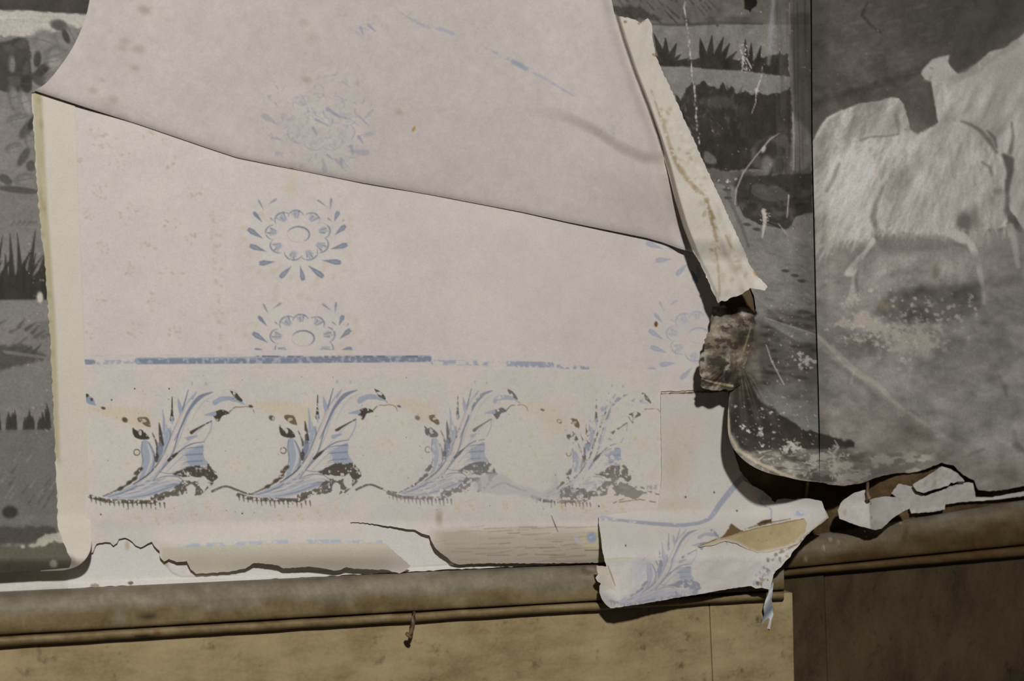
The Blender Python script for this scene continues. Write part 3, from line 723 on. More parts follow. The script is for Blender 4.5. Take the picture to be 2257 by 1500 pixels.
tuft(gp, -300, 105, 662, 150, 60, (50, 47, 40), .45, 3, 9); tuft(gp, 0, 100, 662, 90, 26, (44, 41, 35), .5, 4, 12)
for t in ((30, 660, 22, 515), (45, 660, 40, 545), (58, 655, 78, 508), (78, 655, 98, 558), (15, 650, 12, 560)): gp.line([(t[0], t[1]), ((t[0] + t[2]) / 2, (t[1] + t[3]) / 2), (t[2], t[3])], [16, 11, 2], (50, 47, 41), .9, 2)
gp.poly([(-320, 662), (110, 660), (118, 700), (60, 715), (-320, 720)], (116, 113, 108), 3, .95)
for k in range(40): x = rr.uniform(-280, 100); y = rr.uniform(710, 790); gp.line([(x, y), (x + rr.uniform(10, 34), y - rr.uniform(10, 30))], [9, 2], (60, 57, 51), rr.uniform(.4, .9), 2.5)
gp.poly([(-320, 760), (60, 760), (116, 790), (60, 800), (8, 816), (-320, 830)], (66, 63, 57), 4, .8, False, 6); gp.line([(10, 775), (60, 782), (115, 790)], 7, (108, 105, 100), .8, 2)
gp.poly([(-320, 830), (8, 818), (110, 795), (122, 900), (-320, 900)], (110, 108, 103), 6, .7, False, 4)
tuft(gp, -300, 110, 950, 62, 60, (52, 49, 43), .1, 9, 9)
gp.poly([(-320, 948), (120, 946), (130, 1170), (-320, 1170)], (98, 96, 91), 3, .95)
for k in range(70): x = rr.uniform(-280, 112); y = rr.uniform(1000, 1120); gp.line([(x, y), (x + 14, y - 20)], [5, 1.5], rr.choice([(118, 116, 111), (74, 72, 67)]), .6, 2)
gp.ell(22, 1128, 17, 14, (46, 44, 40), .9, .3)
gp.poly([(-320, 1160), (120, 1160), (130, 1185), (60, 1198), (-320, 1210)], (64, 61, 55), 6, .9, False, 5)
gp.poly([(-320, 1205), (60, 1200), (130, 1190), (220, 1200), (220, 1300), (-320, 1300)], (84, 78, 66), 6, .95, False, 6)
gp.mottle(5, 30)
gp.poly([(100, 1178), (135, 1172), (150, 1195), (120, 1192), (104, 1200), (80, 1204), (66, 1205)], (172, 166, 152), 2.5, .8, False, 5, 12)
for t in ((72, 1202, 9, 4), (50, 1204, 5, 4), (118, 1242, 8, 8)): gp.ell(*t, (168, 160, 146), .8, .5)
gp.ell(88, 655, 7, 12, (188, 182, 170), .9, .4); gp.specks(60, (60, 520, 128, 960), (1, 3), (170, 160, 135), .8, 6)
scenic_l = sheet('scenic_wallpaper', [(-318, -258), (205, -258), (205, 60), (140, 190), (70, 204)] + rag([(70, 204), (80, 400), (100, 600), (112, 780), (120, 960), (128, 1165), (142, 1200), (158, 1232), (150, 1256)], 1.8, 8, False, 5) + [(60, 1257), (0, 1262), (-318, 1282)],
                 gp, d_left, MAT['scenic'], edge=(150, 142, 120))
tag(scenic_l, 'grey scenic paper remnant with dark leaves and grass tufts beside the yellowed strip', 'wallpaper')

# ---------------------------------------------------------------- scenic paper right of the flap (drop with the dark bush)
ap = Paint(1310, -260, 1806, 1080, 2.0, (106, 103, 98))
ap.mottle(6, 80); ap.mottle(3, 12)
za = Z(1320, 0, .3); zb = Z(1380, 400, .3); zc = Z(1400, 750, .3)
BK = (45, 42, 36)
ap.poly([(1300, -260), (1810, -260), (1810, 55), (1600, 52), (1480, 56), (1300, 50)], (86, 83, 77), 2, .95, False, 2); ap.mottle(4, 10)
for k in range(120): x = rr.uniform(1330, 1570); y = rr.uniform(-200, 42); ap.line([(x, y), (x + 14, y + 16)], [2, 6], (58, 55, 49), rr.uniform(.3, .8), 1.6)
ap.poly(za((100, 40), (300, 50), (460, 140), (420, 155), (130, 120)), (54, 51, 45), 4, .8, False, 5)
ap.line(za((400, 178), (650, 182), (900, 165), (1200, 175)), [4, 7, 8, 4], (66, 63, 57), .85, 2)
for x, s in ((820, 1), (960, 1), (1010, 1), (1080, .8)): ap.ell(1320 + .3 * x, 42, 12, 7, (70, 67, 60), .7, .6)
ap.poly(za((1060, -40), (1170, -40), (1160, 40), (1110, 88), (1075, 60)), (22, 20, 17), 2, 1, False, 4)
def frond(xs_, yb, c=BK):
    for (x0, y0, x1, y1, w) in xs_:
        ap.line(za((x0, y0), ((x0 + x1) / 2, (y0 + y1) / 2), (x1, y1)), [w * .36, w * .36, 2.5], c, .95, 1.3)
frond(((480, 470, 405, 250, 40), (490, 470, 490, 280, 40), (510, 470, 570, 320, 40), (540, 475, 660, 430, 24), (440, 470, 400, 400, 40), (530, 470, 600, 400, 26), (580, 478, 680, 440, 22)), 470)
frond(((780, 490, 745, 285, 46), (810, 490, 830, 265, 44), (840, 490, 915, 275, 40), (870, 495, 960, 320, 40), (900, 500, 1010, 380, 34), (760, 490, 700, 440, 22), (930, 500, 1050, 440, 26)), 490)
ap.poly(za((430, 440), (640, 450), (760, 420), (1000, 440), (1050, 470), (1160, 430), (1380, 390), (1400, 560), (1050, 520), (700, 495), (440, 478)), BK, 1.8, .92, False, 4, 9)
frond(((1080, 500, 1075, 290, 30), (1110, 510, 1120, 320, 30), (1150, 520, 1190, 340, 30), (1240, 540, 1250, 400, 34), (1300, 540, 1330, 380, 34), (1340, 540, 1390, 400, 30)), 520)
ap.poly(za((430, 485), (700, 500), (1050, 522), (1400, 565), (1400, 700), (430, 800)), (112, 110, 106), 2, .9)
ap.poly(za((560, 690), (600, 730), (640, 650), (690, 600), (720, 630), (770, 595), (810, 640), (850, 640), (885, 650), (910, 598), (940, 660), (985, 630), (1010, 690), (1080, 660), (1120, 700), (1180, 680), (1240, 700), (1330, 680), (1410, 640), (1420, 900), (1400, 1260), (1100, 1240), (960, 1260), (800, 1240), (740, 1130), (690, 1000), (630, 880), (580, 780)), (46, 43, 37), 2, .97, False, 4, 9)
for k in range(70):
    u, v = rr.uniform(600, 1050), rr.uniform(660, 1000); ap.line(za((u, v), (u + rr.uniform(-25, 25), v - rr.uniform(20, 50))), [6, 1.5], rr.choice([(62, 59, 53), (36, 33, 28), (72, 69, 63)]), .6, 1.5)
ap.poly(za((760, 720), (900, 700), (980, 740), (1020, 790), (880, 800), (740, 770)), (70, 67, 62), 5, .7, True, 6)
ap.poly(za((780, 1110), (850, 1150), (860, 1200), (780, 1190)), (104, 101, 96), 3, .8, True)
ap.poly(za((770, 1230), (1000, 1260), (1400, 1240), (1460, 1260), (1560, 1200), (1560, 1520), (700, 1520)), (84, 81, 75), 3, .95, False, 6)
ap.poly(za((1160, 1050), (1300, 1000), (1400, 1020), (1400, 1260), (1180, 1250), (1120, 1180)), (76, 73, 67), 4, .9, True, 6)
for t in ((1240, 1100, 85, 70, .2), (1230, 1340, 75, 32, .1), (1060, 1400, 70, 130, .2), (1330, 1210, 30, 60, 0), (1260, 1270, 14, 50, .3), (1330, 1110, 40, 40, 0)):
    ap.ell(1320 + .3 * t[0], .3 * t[1], .3 * t[2], .3 * t[3], BK, .9, .3, t[4])
ap.ell(1320 + .3 * 1235, .3 * 1210, 12, 20, (104, 101, 96), .8, .4)
n_ = fbm(ap.X / 18, ap.Y / 24, 4) - .5
ap.C += (n_ * 26)[..., None]
# vertical brushy edge by the seam
for k in range(150):
    x = rr.uniform(1704, 1800); y = rr.uniform(-250, 480); c = rr.choice([(58, 55, 48), (92, 89, 82), (74, 71, 64), (42, 39, 33)])
    ap.line([(x, y), (x + 2, y + 60), (x + 4, y + rr.uniform(100, 260))], [1, rr.uniform(2, 5), 1], c, rr.uniform(.15, .4), 3)
ap.line([(1704, 0), (1700, 60), (1694, 140)], [6, 12, 8], (128, 130, 134), .6, 4); ap.poly([(1742, 30), (1786, 30), (1792, 300), (1748, 250)], (52, 49, 42), 8, .55)
# middle: dark clump and grey hillside
ap.poly(zb((640, 0), (1380, 200), (1400, 1200), (640, 1000)), (113, 111, 106), 4, .85, False, 4)
ap.poly(zb((810, 40), (900, -40), (1370, -60), (1370, 225), (1240, 262), (1200, 350), (1120, 342), (980, 312), (880, 270), (815, 170)), (52, 49, 43), 2, .95, False, 4, 10)
for k in range(40): u, v = rr.uniform(850, 1340), rr.uniform(20, 280); ap.ell(1380 + .3 * u, 400 + .3 * v, rr.uniform(3, 12), rr.uniform(3, 8), rr.choice([(74, 71, 66), (40, 37, 31), (92, 89, 84)]), .5, .6)
ap.poly(zb((930, 30), (1060, 30), (1200, 80), (1160, 140), (960, 120)), (88, 85, 80), 3, .6, True, 6)
ap.poly(zb((1240, 265), (1375, 225), (1390, 480), (1240, 440), (1205, 380)), (116, 112, 105), 2, .8)
for k in range(80): u, v = rr.uniform(880, 1380), rr.uniform(300, 900); ap.line(zb((u, v), (u + rr.uniform(20, 60), v + rr.uniform(0, 20))), rr.uniform(2, 5), rr.choice([(88, 85, 80), (132, 129, 124), (100, 94, 86)]), rr.uniform(.2, .6), 2)
for (u, v) in ((1170, 655), (1240, 690), (1290, 730), (890, 315), (960, 350), (740, 60), (750, 120)): ap.ell(1380 + .3 * u, 400 + .3 * v, 9, 3.5, (58, 55, 50), .8, .4, .1)
ap.line(zb((740, 20), (760, 130), (850, 330), (900, 480)), [12, 8, 8, 4], (78, 75, 72), .6, 3)
ap.poly(zb((1040, 940), (1400, 960), (1420, 1500), (1000, 1500), (950, 1200)), (84, 80, 74), 8, .85, False, 10, 30)
for k in range(50): u, v = rr.uniform(1000, 1400), rr.uniform(940, 1490); ap.ell(1380 + .3 * u, 400 + .3 * v, rr.uniform(5, 16), rr.uniform(3, 6), rr.choice([(54, 51, 46), (106, 102, 96), (66, 62, 56)]), .6, .5, .1)
ap.poly(zb((1010, 1010), (1200, 1060), (1400, 1130), (1400, 1190), (1250, 1170), (1080, 1070)), (122, 121, 118), 3, .75)
ap.line(zb((1020, 1000), (1200, 1060), (1400, 1125)), 3, (142, 137, 128), .8, 1.5)
# lower: grey slope and dark curled foot
ap.poly(zc((820, 300), (900, 360), (1340, 480), (1380, 700), (1250, 670), (1080, 560), (900, 440)), (116, 115, 112), 3, .9, False, 3)
ap.poly(zc((700, -60), (860, -60), (830, 160), (850, 330), (920, 440), (1100, 565), (1250, 660), (1400, 712), (1400, 810), (1250, 790), (1000, 885), (800, 805), (680, 650), (680, 400), (720, 200)), (50, 46, 40), 4, .95, False, 5, 12)
def foot(p):
    """flaked, marbled lower margin that runs across the seam"""
    r = random.Random(77)
    p.poly([(1740, 930), (1780, 948), (1806, 955), (1850, 966), (1886, 972), (1884, 986), (1850, 992), (1806, 992), (1740, 990)], (50, 46, 40), 3, .95, False, 5, 12)
    p.poly([(1640, 995), (1700, 1004), (1775, 988), (1850, 990), (1960, 1000), (2060, 990), (2060, 1080), (1640, 1080)], (112, 106, 97), 6, .85, False, 8, 20)
    n = fbm(p.X / 30, p.Y / 16, 5); m_ = sst(985, 1003, p.Y) * sst(1640, 1680, p.X) * sst(2075, 2040, p.X)
    p.C += (np.array((164, 156, 143)) - p.C) * (sst(.50, .60, n) * m_ * .8)[..., None]
    p.C += (np.array((72, 67, 60)) - p.C) * (sst(.44, .34, n) * m_ * .75 * sst(1990, 1820, p.X))[..., None]
    for k in range(46):
        u = r.uniform(1660, 1900); v = 1004 + (u - 1660) * .14 + r.uniform(-14, 26)
        p.line([(u, v), (u + r.uniform(6, 14), v + r.uniform(-6, 4)), (u + r.uniform(16, 34), v + r.uniform(-8, 6))], [1, r.uniform(2, 4.5), 1], r.choice([(168, 161, 149), (172, 165, 154), (66, 62, 55), (140, 133, 123)]), r.uniform(.4, .85), 1.4)
    for (x, y, q) in ((1745, 980, 15), (1733, 988, 12), (1755, 990, 13), (1840, 985, 9), (1822, 1000, 12), (1860, 1003, 11), (1790, 1020, 14), (1775, 1046, 12), (1836, 1030, 14), (1850, 1050, 12)):
        p.chip(x, y, q, (172, 165, 154), .85, r, 1.5)
    p.line([(1840, 970), (1848, 985), (1836, 1000), (1842, 1030), (1834, 1056)], [2, 5, 4, 5, 3], (168, 160, 147), .8, 1.6)
foot(ap)
ap.line(zc((676, 500), (690, 680), (750, 800), (900, 895), (1050, 965), (1200, 1022), (1400, 1062)), 7, (160, 148, 126), .9, 2.5)
W = (176, 170, 160)
for t in ((925, 640, 5), (920, 680, 8), (790, 640, 5), (830, 670, 5), (1000, 525, 3), (930, 500, 3), (1150, 760, 12), (1100, 800, 9), (1170, 790, 10), (740, 480, 4), (935, 770, 4)): ap.chip(1400 + .3 * t[0], 750 + .3 * t[1], t[2] * 1.2, W, .9, rr)
ap.line(zc((1080, 830), (1150, 760), (1190, 790), (1250, 800)), [2, 7, 6, 2], W, .85, 2)
ap.specks(130, (1610, 870, 1800, 1040), (1, 3.2), W, .85, 8)
# flaked paint and scratches
for k in range(34): t = k / 33; ap.ell(1509 + 33 * t + rr.gauss(0, 1.5), 8 + 305 * t, rr.uniform(1, 2.4), rr.uniform(2, 7), W, rr.uniform(.3, .95), .5)
for k in range(60):
    v = rr.uniform(320, 540); ap.chip(1320 + .3 * (1060 + (v - 320) * .1 + rr.gauss(0, 16)), .3 * v, rr.uniform(.8, 2.8), W, rr.uniform(.4, .9), rr)
ap.line(za((1030, 340), (1065, 430), (1050, 520)), [2, 6, 3], W, .7, 2, wear=(.42, 6)); ap.line(za((1085, 430), (1120, 500)), 3, W, .8)
ap.line(za((1200, 490), (1195, 560), (1160, 660), (1150, 760), (1120, 840)), [1.5, 3, 4, 2, 1.5], W, .8, 1.5, wear=(.36, 6)); ap.ell(1668, 201, 5, 8, W, .7, .6, 0, (.46, 5))
ap.line(za((1425, 830), (1432, 1000), (1430, 1250)), 2.2, (150, 144, 132), .85, 1); ap.line(za((1400, 20), (1405, 250)), 2, (130, 125, 116), .6, 1)
ap.line(za((1325, 980), (1260, 1020), (1150, 1150), (1060, 1270), (1010, 1390), (1000, 1500)), [1, 4, 2.5, 3.5, 3, 2], (150, 144, 133), .85, 1.2); ap.ell(1683, 329, 4, 8, W, .8, .5, .5)
ap.chip(1605, 400, 5.5, W, .9, rr); ap.chip(1584, 398, 4, W, .7, rr); ap.chip(1622, 394, 4, W, .7, rr)
for k in range(26): ap.chip(1685 + rr.gauss(0, 6), 478 + rr.gauss(0, 11), rr.uniform(1, 3.2), W, .8, rr)
ap.line(zb((1010, 210), (1020, 290), (1000, 410)), [8, 9, 3], W, .85, 2); ap.line(zb((1120, 310), (1190, 400)), 3, (140, 135, 126), .7); ap.line(zb((1195, 100), (1180, 290)), [3, 4, 2], W, .8, 1.2, wear=(.4, 6))
ap.line(zb((1030, 1200), (1070, 1320), (1160, 1490)), [2, 3.5, 3], (160, 152, 138), .9, 1.2)
for k in range(26): ap.chip(1380 + .3 * (1300 + rr.gauss(0, 36)), 400 + .3 * (1310 + rr.gauss(0, 34)), rr.uniform(2, 6), W, .85, rr)
ap.ell(1380 + .3 * 1385, 400 + .3 * 1322, 6, 4, W, .8); ap.specks(150, (1560, 20, 1790, 900), (.8, 2), W, .7, 12); ap.specks(40, (1690, 660, 1790, 860), (1.2, 3.6), W, .8, 13)
def curl(x, y):
    """how far the foot of the scenic paper has come away"""
    ex = sst(1800, 1606, x) * sst(560, 900, y); by = sst(880, 1064, y) * sst(2010, 1800, x)
    return .026 * ex * (1 - .2 * by) + .052 * by * (.5 + .5 * sst(1610, 1730, x))
def wall_d(x):
    k = sst(1745, 1830, x); return (1 - k) * .0012 + k * (dR(np.maximum(x, 1752.)) + .003)
def d_A(x, y):
    buckle = .004 * np.exp(-((y - (640 + (x - 1650) * .78)) / 16) ** 2) * sst(1640, 1700, x) * sst(2060, 1900, x)
    an = np.arctan2(y - 785, x - 1628); rad = np.hypot(x - 1628, y - 785)
    folds = .0016 * np.sin(an * 22 + 2 * np.sin(an * 5)) * sst(20, 70, rad) * sst(230, 120, rad) * sst(800, 850, y)
    return folds + wall_d(x) + curl(x, y) + buckle + .0012 * fbm(x / 60., y / 90., 3)
footA = [(1612, 846), (1606, 885), (1604, 940), (1608, 968), (1618, 990), (1640, 1014), (1668, 1032), (1700, 1044), (1730, 1050), (1765, 1058), (1806, 1062)]
seam = [(1806, 1062), (1808, 960), (1805, 860), (1800, 700), (1797, 560), (1790, 300), (1788, -258)]
ap.C = ap.C * 1.06
ny = sst(420, 560, ap.Y)[..., None]
for a_, sx_, sy_ in ((12, 80, 60), (12, 30, 24), (8, 12, 10)):
    ap.C += (fbm(ap.X / sx_ + 5 * a_, ap.Y / sy_ + 3, 4) - .5)[..., None] * 2 * a_ * (.35 + .65 * ny) * np.array((1, .96, .9))
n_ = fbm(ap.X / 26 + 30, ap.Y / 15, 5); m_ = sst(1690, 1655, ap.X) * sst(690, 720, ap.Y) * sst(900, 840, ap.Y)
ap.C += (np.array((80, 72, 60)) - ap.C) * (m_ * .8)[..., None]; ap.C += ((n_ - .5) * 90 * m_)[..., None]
scenicA = sheet('scenic_wallpaper', [(1312, -258), (1312, 60), (1450, 330), (1560, 560), (1648, 622), (1662, 652), (1666, 680), (1658, 702), (1644, 712), (1625, 730), (1615, 790)] + catmull(footA, 4) + seam[1:][:0] + [(1804, 960), (1802, 860), (1797, 700), (1794, 560), (1788, 300), (1785, -258)],
                ap, d_A, MAT['scenic'], thick=.0009, edge=(166, 154, 132))
tag(scenicA, 'scenic paper drop with dark bush and fronds, curling off the wall at its foot', 'wallpaper')

# torn tab still hanging on the curled foot
tp = Paint(1534, 664, 1690, 866, 1.4, (84, 76, 64))
def tabtex(p, x0, y0, x1, y1, soft):
    """scuffed brown ground of the torn tab, shared with the curled sheet it hangs from"""
    m_ = sst(x0, x0 + soft, p.X) * sst(x1, x1 - soft, p.X) * sst(y0, y0 + soft, p.Y) * sst(y1, y1 - soft, p.Y)
    n = fbm(p.X / 38, p.Y / 30, 5); n2 = fbm(p.X / 26 + 30, p.Y / 15, 5)
    p.C += (np.array((80, 72, 60)) - p.C) * (m_ * .9)[..., None]
    p.C += ((n - .5) * 110 * m_)[..., None] * np.array((1, .97, .9))
    p.C += (np.array((158, 149, 133)) - p.C) * (sst(.55, .70, n2) * .6 * m_)[..., None]
    p.C += (np.array((44, 38, 30)) - p.C) * (sst(.47, .35, n2) * .65 * m_)[..., None]
tabtex(tp, 1400, 500, 1800, 1000, 10)
tp.poly([(1575, 672), (1604, 670), (1598, 712), (1566, 740)], (146, 138, 124), 10, .5, True, 10)
for (x, y, w, h) in ((1548, 792, 8, 20), (1603, 806, 5, 26), (1552, 826, 14, 5), (1576, 688, 10, 6), (1641, 690, 8, 7), (1606, 716, 16, 4), (1590, 742, 12, 4)): tp.ell(x, y, w * 1.2, h * 1.2, (166, 158, 144), .7, .6, rr.uniform(-.3, .3), (.46, 9))
tp.specks(26, (1545, 680, 1660, 850), (1, 2.4), (168, 160, 145), .7, 21); tp.line([(1545, 834), (1575, 843), (1614, 850)], [2, 5, 6], (160, 146, 118), .8, 2); tp.line([(1655, 720), (1640, 770), (1630, 800)], [2, 4, 2], (150, 138, 112), .6, 2)
tabo = [(1566, 700), (1572, 676), (1584, 674), (1596, 671), (1606, 679), (1620, 682), (1632, 676), (1650, 675), (1664, 690), (1664, 720), (1654, 760), (1644, 800), (1632, 846), (1612, 860), (1600, 857), (1580, 860), (1556, 857), (1543, 850), (1547, 832), (1540, 812), (1541, 790), (1553, 768), (1552, 748), (1565, 724)]
sheet('torn_tab', rag(tabo, 2.2, 6, True, 6), tp, lambda x, y: d_A(x, y) + .0014 + .004 * sst(1650, 1560, x) * sst(660, 820, y) + .0050 * (fbm(x / 22., y / 26., 4) - .4), MAT['scenic'], scenicA, thick=.001, edge=(150, 138, 116))['label'] = 'brown crumpled tab with white flecks'

# ---------------------------------------------------------------- scenic paper with the goats
bpn = Paint(1780, -260, 2620, 1130, 2.5, (74, 71, 64))
q = bpn; z3 = Z(1750, 0, .3); z5 = Z(1750, 400, .3); z7 = Z(1757, 800, .3)
q.mottle(10, 120); q.mottle(12, 34); q.mottle(6, 12)
q.mottle(4, 60)
q.poly(z3((600, -900), (3000, -900), (3000, 200), (1700, 200), (1550, 350), (1250, 480), (1150, 400), (900, 300), (500, 100)), (56, 53, 47), 40, .6)
q.poly(z3((120, 740), (300, 690), (600, 600), (950, 500), (950, 540), (700, 620), (400, 700), (120, 800)), (54, 51, 45), 12, .8, False, 8)
for k in range(120): u, v = rr.uniform(120, 1100), rr.uniform(20, 680); q.line(z3((u, v), (u + rr.uniform(30, 110), v - rr.uniform(5, 40))), rr.uniform(2, 7), rr.choice([(86, 83, 76), (62, 59, 52), (94, 91, 84)]), rr.uniform(.15, .4), 3)
q.line(z3((540, 20), (500, 110), (560, 180), (640, 240)), [4, 7, 5, 2], (46, 43, 37), .7, 3)
# meadow under the animals
q.poly(z5((120, 380), (3000, 300), (3000, 2400), (120, 2400)), (114, 111, 106), 10, 1); q.mottle(4, 40)
GO, GL, GS, GD = (142, 138, 132), (160, 156, 149), (118, 114, 108), (86, 83, 77)
far = z3((1690, 240), (1900, 190), (2200, 260), (2400, 500), (2460, 1000), (2380, 1480), (2250, 1560), (1900, 1540), (1700, 1700), (1560, 1500), (1060, 1500), (1060, 910), (1040, 800), (1025, 700), (1008, 600), (960, 585), (935, 545), (945, 510), (1000, 450), (1060, 418), (1110, 412), (1146, 400), (1130, 450), (1160, 500), (1205, 540), (1260, 532), (1360, 450), (1440, 382), (1550, 350), (1640, 290))
q.poly(far, (138, 135, 129), 2.5, 1, False, 2)
q.poly(z3((1200, 545), (1360, 450), (1550, 352), (1640, 290), (1660, 330), (1500, 420), (1350, 540), (1210, 600), (1130, 690), (1120, 600)), (118, 115, 108), 5, .6, True, 4)
q.line(z3((1008, 560), (990, 600), (950, 590)), 4, (104, 101, 95), .6, 2); q.line(z3((1085, 650), (1100, 760), (1075, 850)), [3, 6, 3], GS, .5, 3); q.ell(1750 + .3 * 1010, .3 * 500, 6, 3, GS, .7, .5, .4)
backsheep = z3((130, 1060), (160, 985), (200, 910), (245, 868), (350, 810), (480, 762), (620, 740), (720, 715), (770, 722), (805, 765), (830, 850), (855, 960), (870, 1100), (135, 1500))
q.poly(backsheep, (132, 129, 123), 2, 1, False, 2)
body = z3((132, 1080), (330, 1030), (420, 1005), (500, 1030), (560, 1000), (680, 990), (800, 970), (860, 955), (905, 985), (950, 970), (1000, 935), (1060, 905), (1150, 895), (1250, 895), (1350, 930), (1430, 1010), (1490, 1100), (1560, 1200), (1575, 1340), (1560, 1500)) + z5((1560, 160), (1580, 250), (1560, 330), (1480, 352), (1400, 340), (1330, 384), (1240, 350), (1180, 370), (1100, 402), (1000, 372), (900, 392), (800, 372), (700, 392), (640, 384), (590, 440), (540, 420), (500, 450), (430, 410), (330, 440), (260, 500), (240, 540), (225, 470), (180, 490), (160, 420), (140, 120))
q.poly(body, GO, 3.5, 1, False, 3, 9)
# fleece: strokes laid along the hang of the hair
def fur(area, n, ang, ln, cols, al, seed, w=(2, 6), inside=None):
    r = random.Random(seed)
    for k in range(n):
        u = r.uniform(area[0], area[2]); v = r.uniform(area[1], area[3])
        if inside and not inside(u, v): continue
        a = ang(u, v) + r.gauss(0, .22); L = r.uniform(.5, 1.2) * ln
        q.line([(u, v), (u + L * math.cos(a) * .5 + r.gauss(0, 2), v + L * math.sin(a) * .5), (u + L * math.cos(a), v + L * math.sin(a))], [r.uniform(*w), r.uniform(*w), .8], r.choice(cols), al * r.uniform(.4, 1) * .8, 2.6)
def inpoly(pts):
    p = np.array(pts)
    def f(u, v):
        c = False; j = len(p) - 1
        for i in range(len(p)):
            if (p[i, 1] > v) != (p[j, 1] > v) and u < (p[j, 0] - p[i, 0]) * (v - p[i, 1]) / (p[j, 1] - p[i, 1]) + p[i, 0]: c = not c
            j = i
        return c
    return f
inb = inpoly(body); inback = inpoly(backsheep); infar = inpoly(far)
hang = lambda u, v: math.radians(112 + 18 * (1 - min(1, max(0, (u - 1790) / 200))) - 26 * min(1, max(0, (u - 2000) / 200)))
fur((1790, 290, 2220, 540), 1500, hang, 34, [GL, GL, GO, (150, 146, 139), GS], .5, 31, inside=inb)
fur((1790, 300, 2220, 540), 420, hang, 40, [GS, (108, 104, 98)], .45, 32, inside=inb)
fur((1790, 300, 1960, 560), 350, lambda u, v: math.radians(118), 44, [(166, 162, 155), GL], .5, 33, (2, 5), inside=inb)
fur((1790, 215, 2010, 330), 420, lambda u, v: math.radians(120), 20, [GS, (146, 143, 137), (106, 103, 97), GL], .5, 34, inside=inback)
q.line(z3((135, 1060), (245, 870), (350, 812)), [3, 6, 4], (160, 157, 150), .7, 3)
fur((2060, 90, 2560, 560), 700, lambda u, v: math.radians(75 + 30 * (v > 260)), 26, [(148, 145, 139), (126, 123, 117), (152, 149, 142)], .4, 35, inside=infar)
nb = fbm((q.X + .45 * q.Y) / 22, (q.Y - .2 * q.X) / 75, 4) - .5; mb = sst(150, 230, q.Y) * sst(545, 500, q.Y) * sst(1790, 1800, q.X)
lum = sst(112, 124, q.C.mean(-1))
q.C += (nb * 62 * mb * lum)[..., None]
for (x, y, rx, ry, v, al) in ((1870, 400, 60, 70, 170, .5), (1900, 470, 50, 40, 164, .4), (2040, 330, 90, 40, 152, .35), (2060, 440, 90, 60, 150, .3), (1820, 330, 26, 50, 118, .4), (1960, 270, 50, 30, 124, .35), (2130, 400, 50, 80, 134, .35), (2210, 430, 30, 90, 122, .4), (1985, 440, 18, 60, 122, .4), (2230, 180, 50, 80, 128, .3), (1835, 520, 30, 40, 120, .4)):
    q.ell(x, y, rx, ry, (v, v - 4, v - 10), al, .9, .3)
# folds and shadow lines drawn on the fleece
q.line(z5((655, 40), (600, 160), (580, 260), (600, 340), (570, 430)), [5, 9, 14, 12, 5], (98, 95, 89), .7, 5); q.line(z5((640, 370), (600, 420), (575, 450)), [12, 10, 3], (84, 81, 75), .7, 4)
q.line(z3((330, 1200), (300, 1290), (240, 1400)), [6, 10, 8], (100, 97, 91), .55, 5); q.line(z3((490, 1030), (560, 1005), (680, 1000), (760, 985)), [6, 5, 4, 4], (104, 101, 95), .7, 2.5); q.line(z3((750, 850), (765, 920), (770, 985)), [8, 9, 5], (98, 95, 90), .6, 4)
q.line(z3((1230, 890), (1300, 915), (1370, 960), (1440, 1040), (1490, 1120)), [4, 7, 8, 10, 6], (90, 87, 81), .75, 4); q.line(z3((1420, 960), (1470, 1010), (1490, 1080)), [4, 9, 5], (84, 81, 75), .7, 3)
q.line(z3((1540, 1140), (1580, 1180), (1590, 1250), (1565, 1400)), [8, 22, 16, 7], (72, 69, 63), .85, 5); q.line(z5((1560, -10), (1570, 140), (1560, 220), (1600, 300), (1660, 360)), [6, 10, 10, 10, 6], (84, 81, 75), .75, 5)
q.line(z3((1600, 900), (1610, 1000), (1590, 1120)), [4, 7, 10], (88, 85, 79), .6, 4); q.line(z3((1380, 1190), (1440, 1230), (1455, 1290)), [4, 7, 4], (96, 93, 87), .6, 4); q.line(z3((640, 1380), (680, 1340)), [3, 8], GS, .5, 3)
q.ell(1750 + .3 * 1255, 400 + .3 * 300, 17, 24, (82, 79, 74), .8, .6); q.ell(1750 + .3 * 1330, 400 + .3 * 260, 9, 26, (92, 89, 84), .6, .7); q.ell(1750 + .3 * 1500, 400 + .3 * 70, 10, 8, (106, 103, 97), .6, .7)
q.line(z5((1390, 100), (1380, 250), (1350, 360)), [8, 6, 4], GS, .5, 5)
# shaggy bellies
fur((1800, 500, 2180, 525), 150, lambda u, v: math.radians(105), 22, [GO, GL], .6, 36)
# legs
q.line(z5((585, 435), (530, 510), (470, 580), (440, 620)), [12, 8, 14, 16], (150, 146, 139), .95, 2.5); q.poly(z5((470, 575), (480, 620), (440, 690), (375, 690), (390, 640)), (152, 148, 141), 2.5, .95, True); q.line(z5((440, 690), (430, 780), (415, 860)), [6, 10, 14], (146, 142, 135), .9, 3); q.line(z5((480, 620), (455, 720), (470, 800)), [3, 5, 4], (88, 85, 79), .7, 3)
q.line(z5((1130, 380), (1230, 410), (1300, 470), (1345, 570), (1375, 700), (1395, 890)), [18, 24, 20, 13, 11, 8], (146, 142, 136), .95, 3); q.line(z5((1140, 420), (1150, 560)), [10, 5], (136, 132, 126), .85, 3); q.line(z5((1170, 460), (1260, 470), (1290, 520)), [4, 8, 4], (92, 89, 84), .7, 4)
q.line(z5((1590, 330), (1620, 450), (1645, 620)), [16, 14, 10], (136, 132, 126), .85, 4); q.poly(z5((1330, 380), (1380, 400), (1390, 460), (1340, 470)), (132, 128, 122), 5, .8, True)
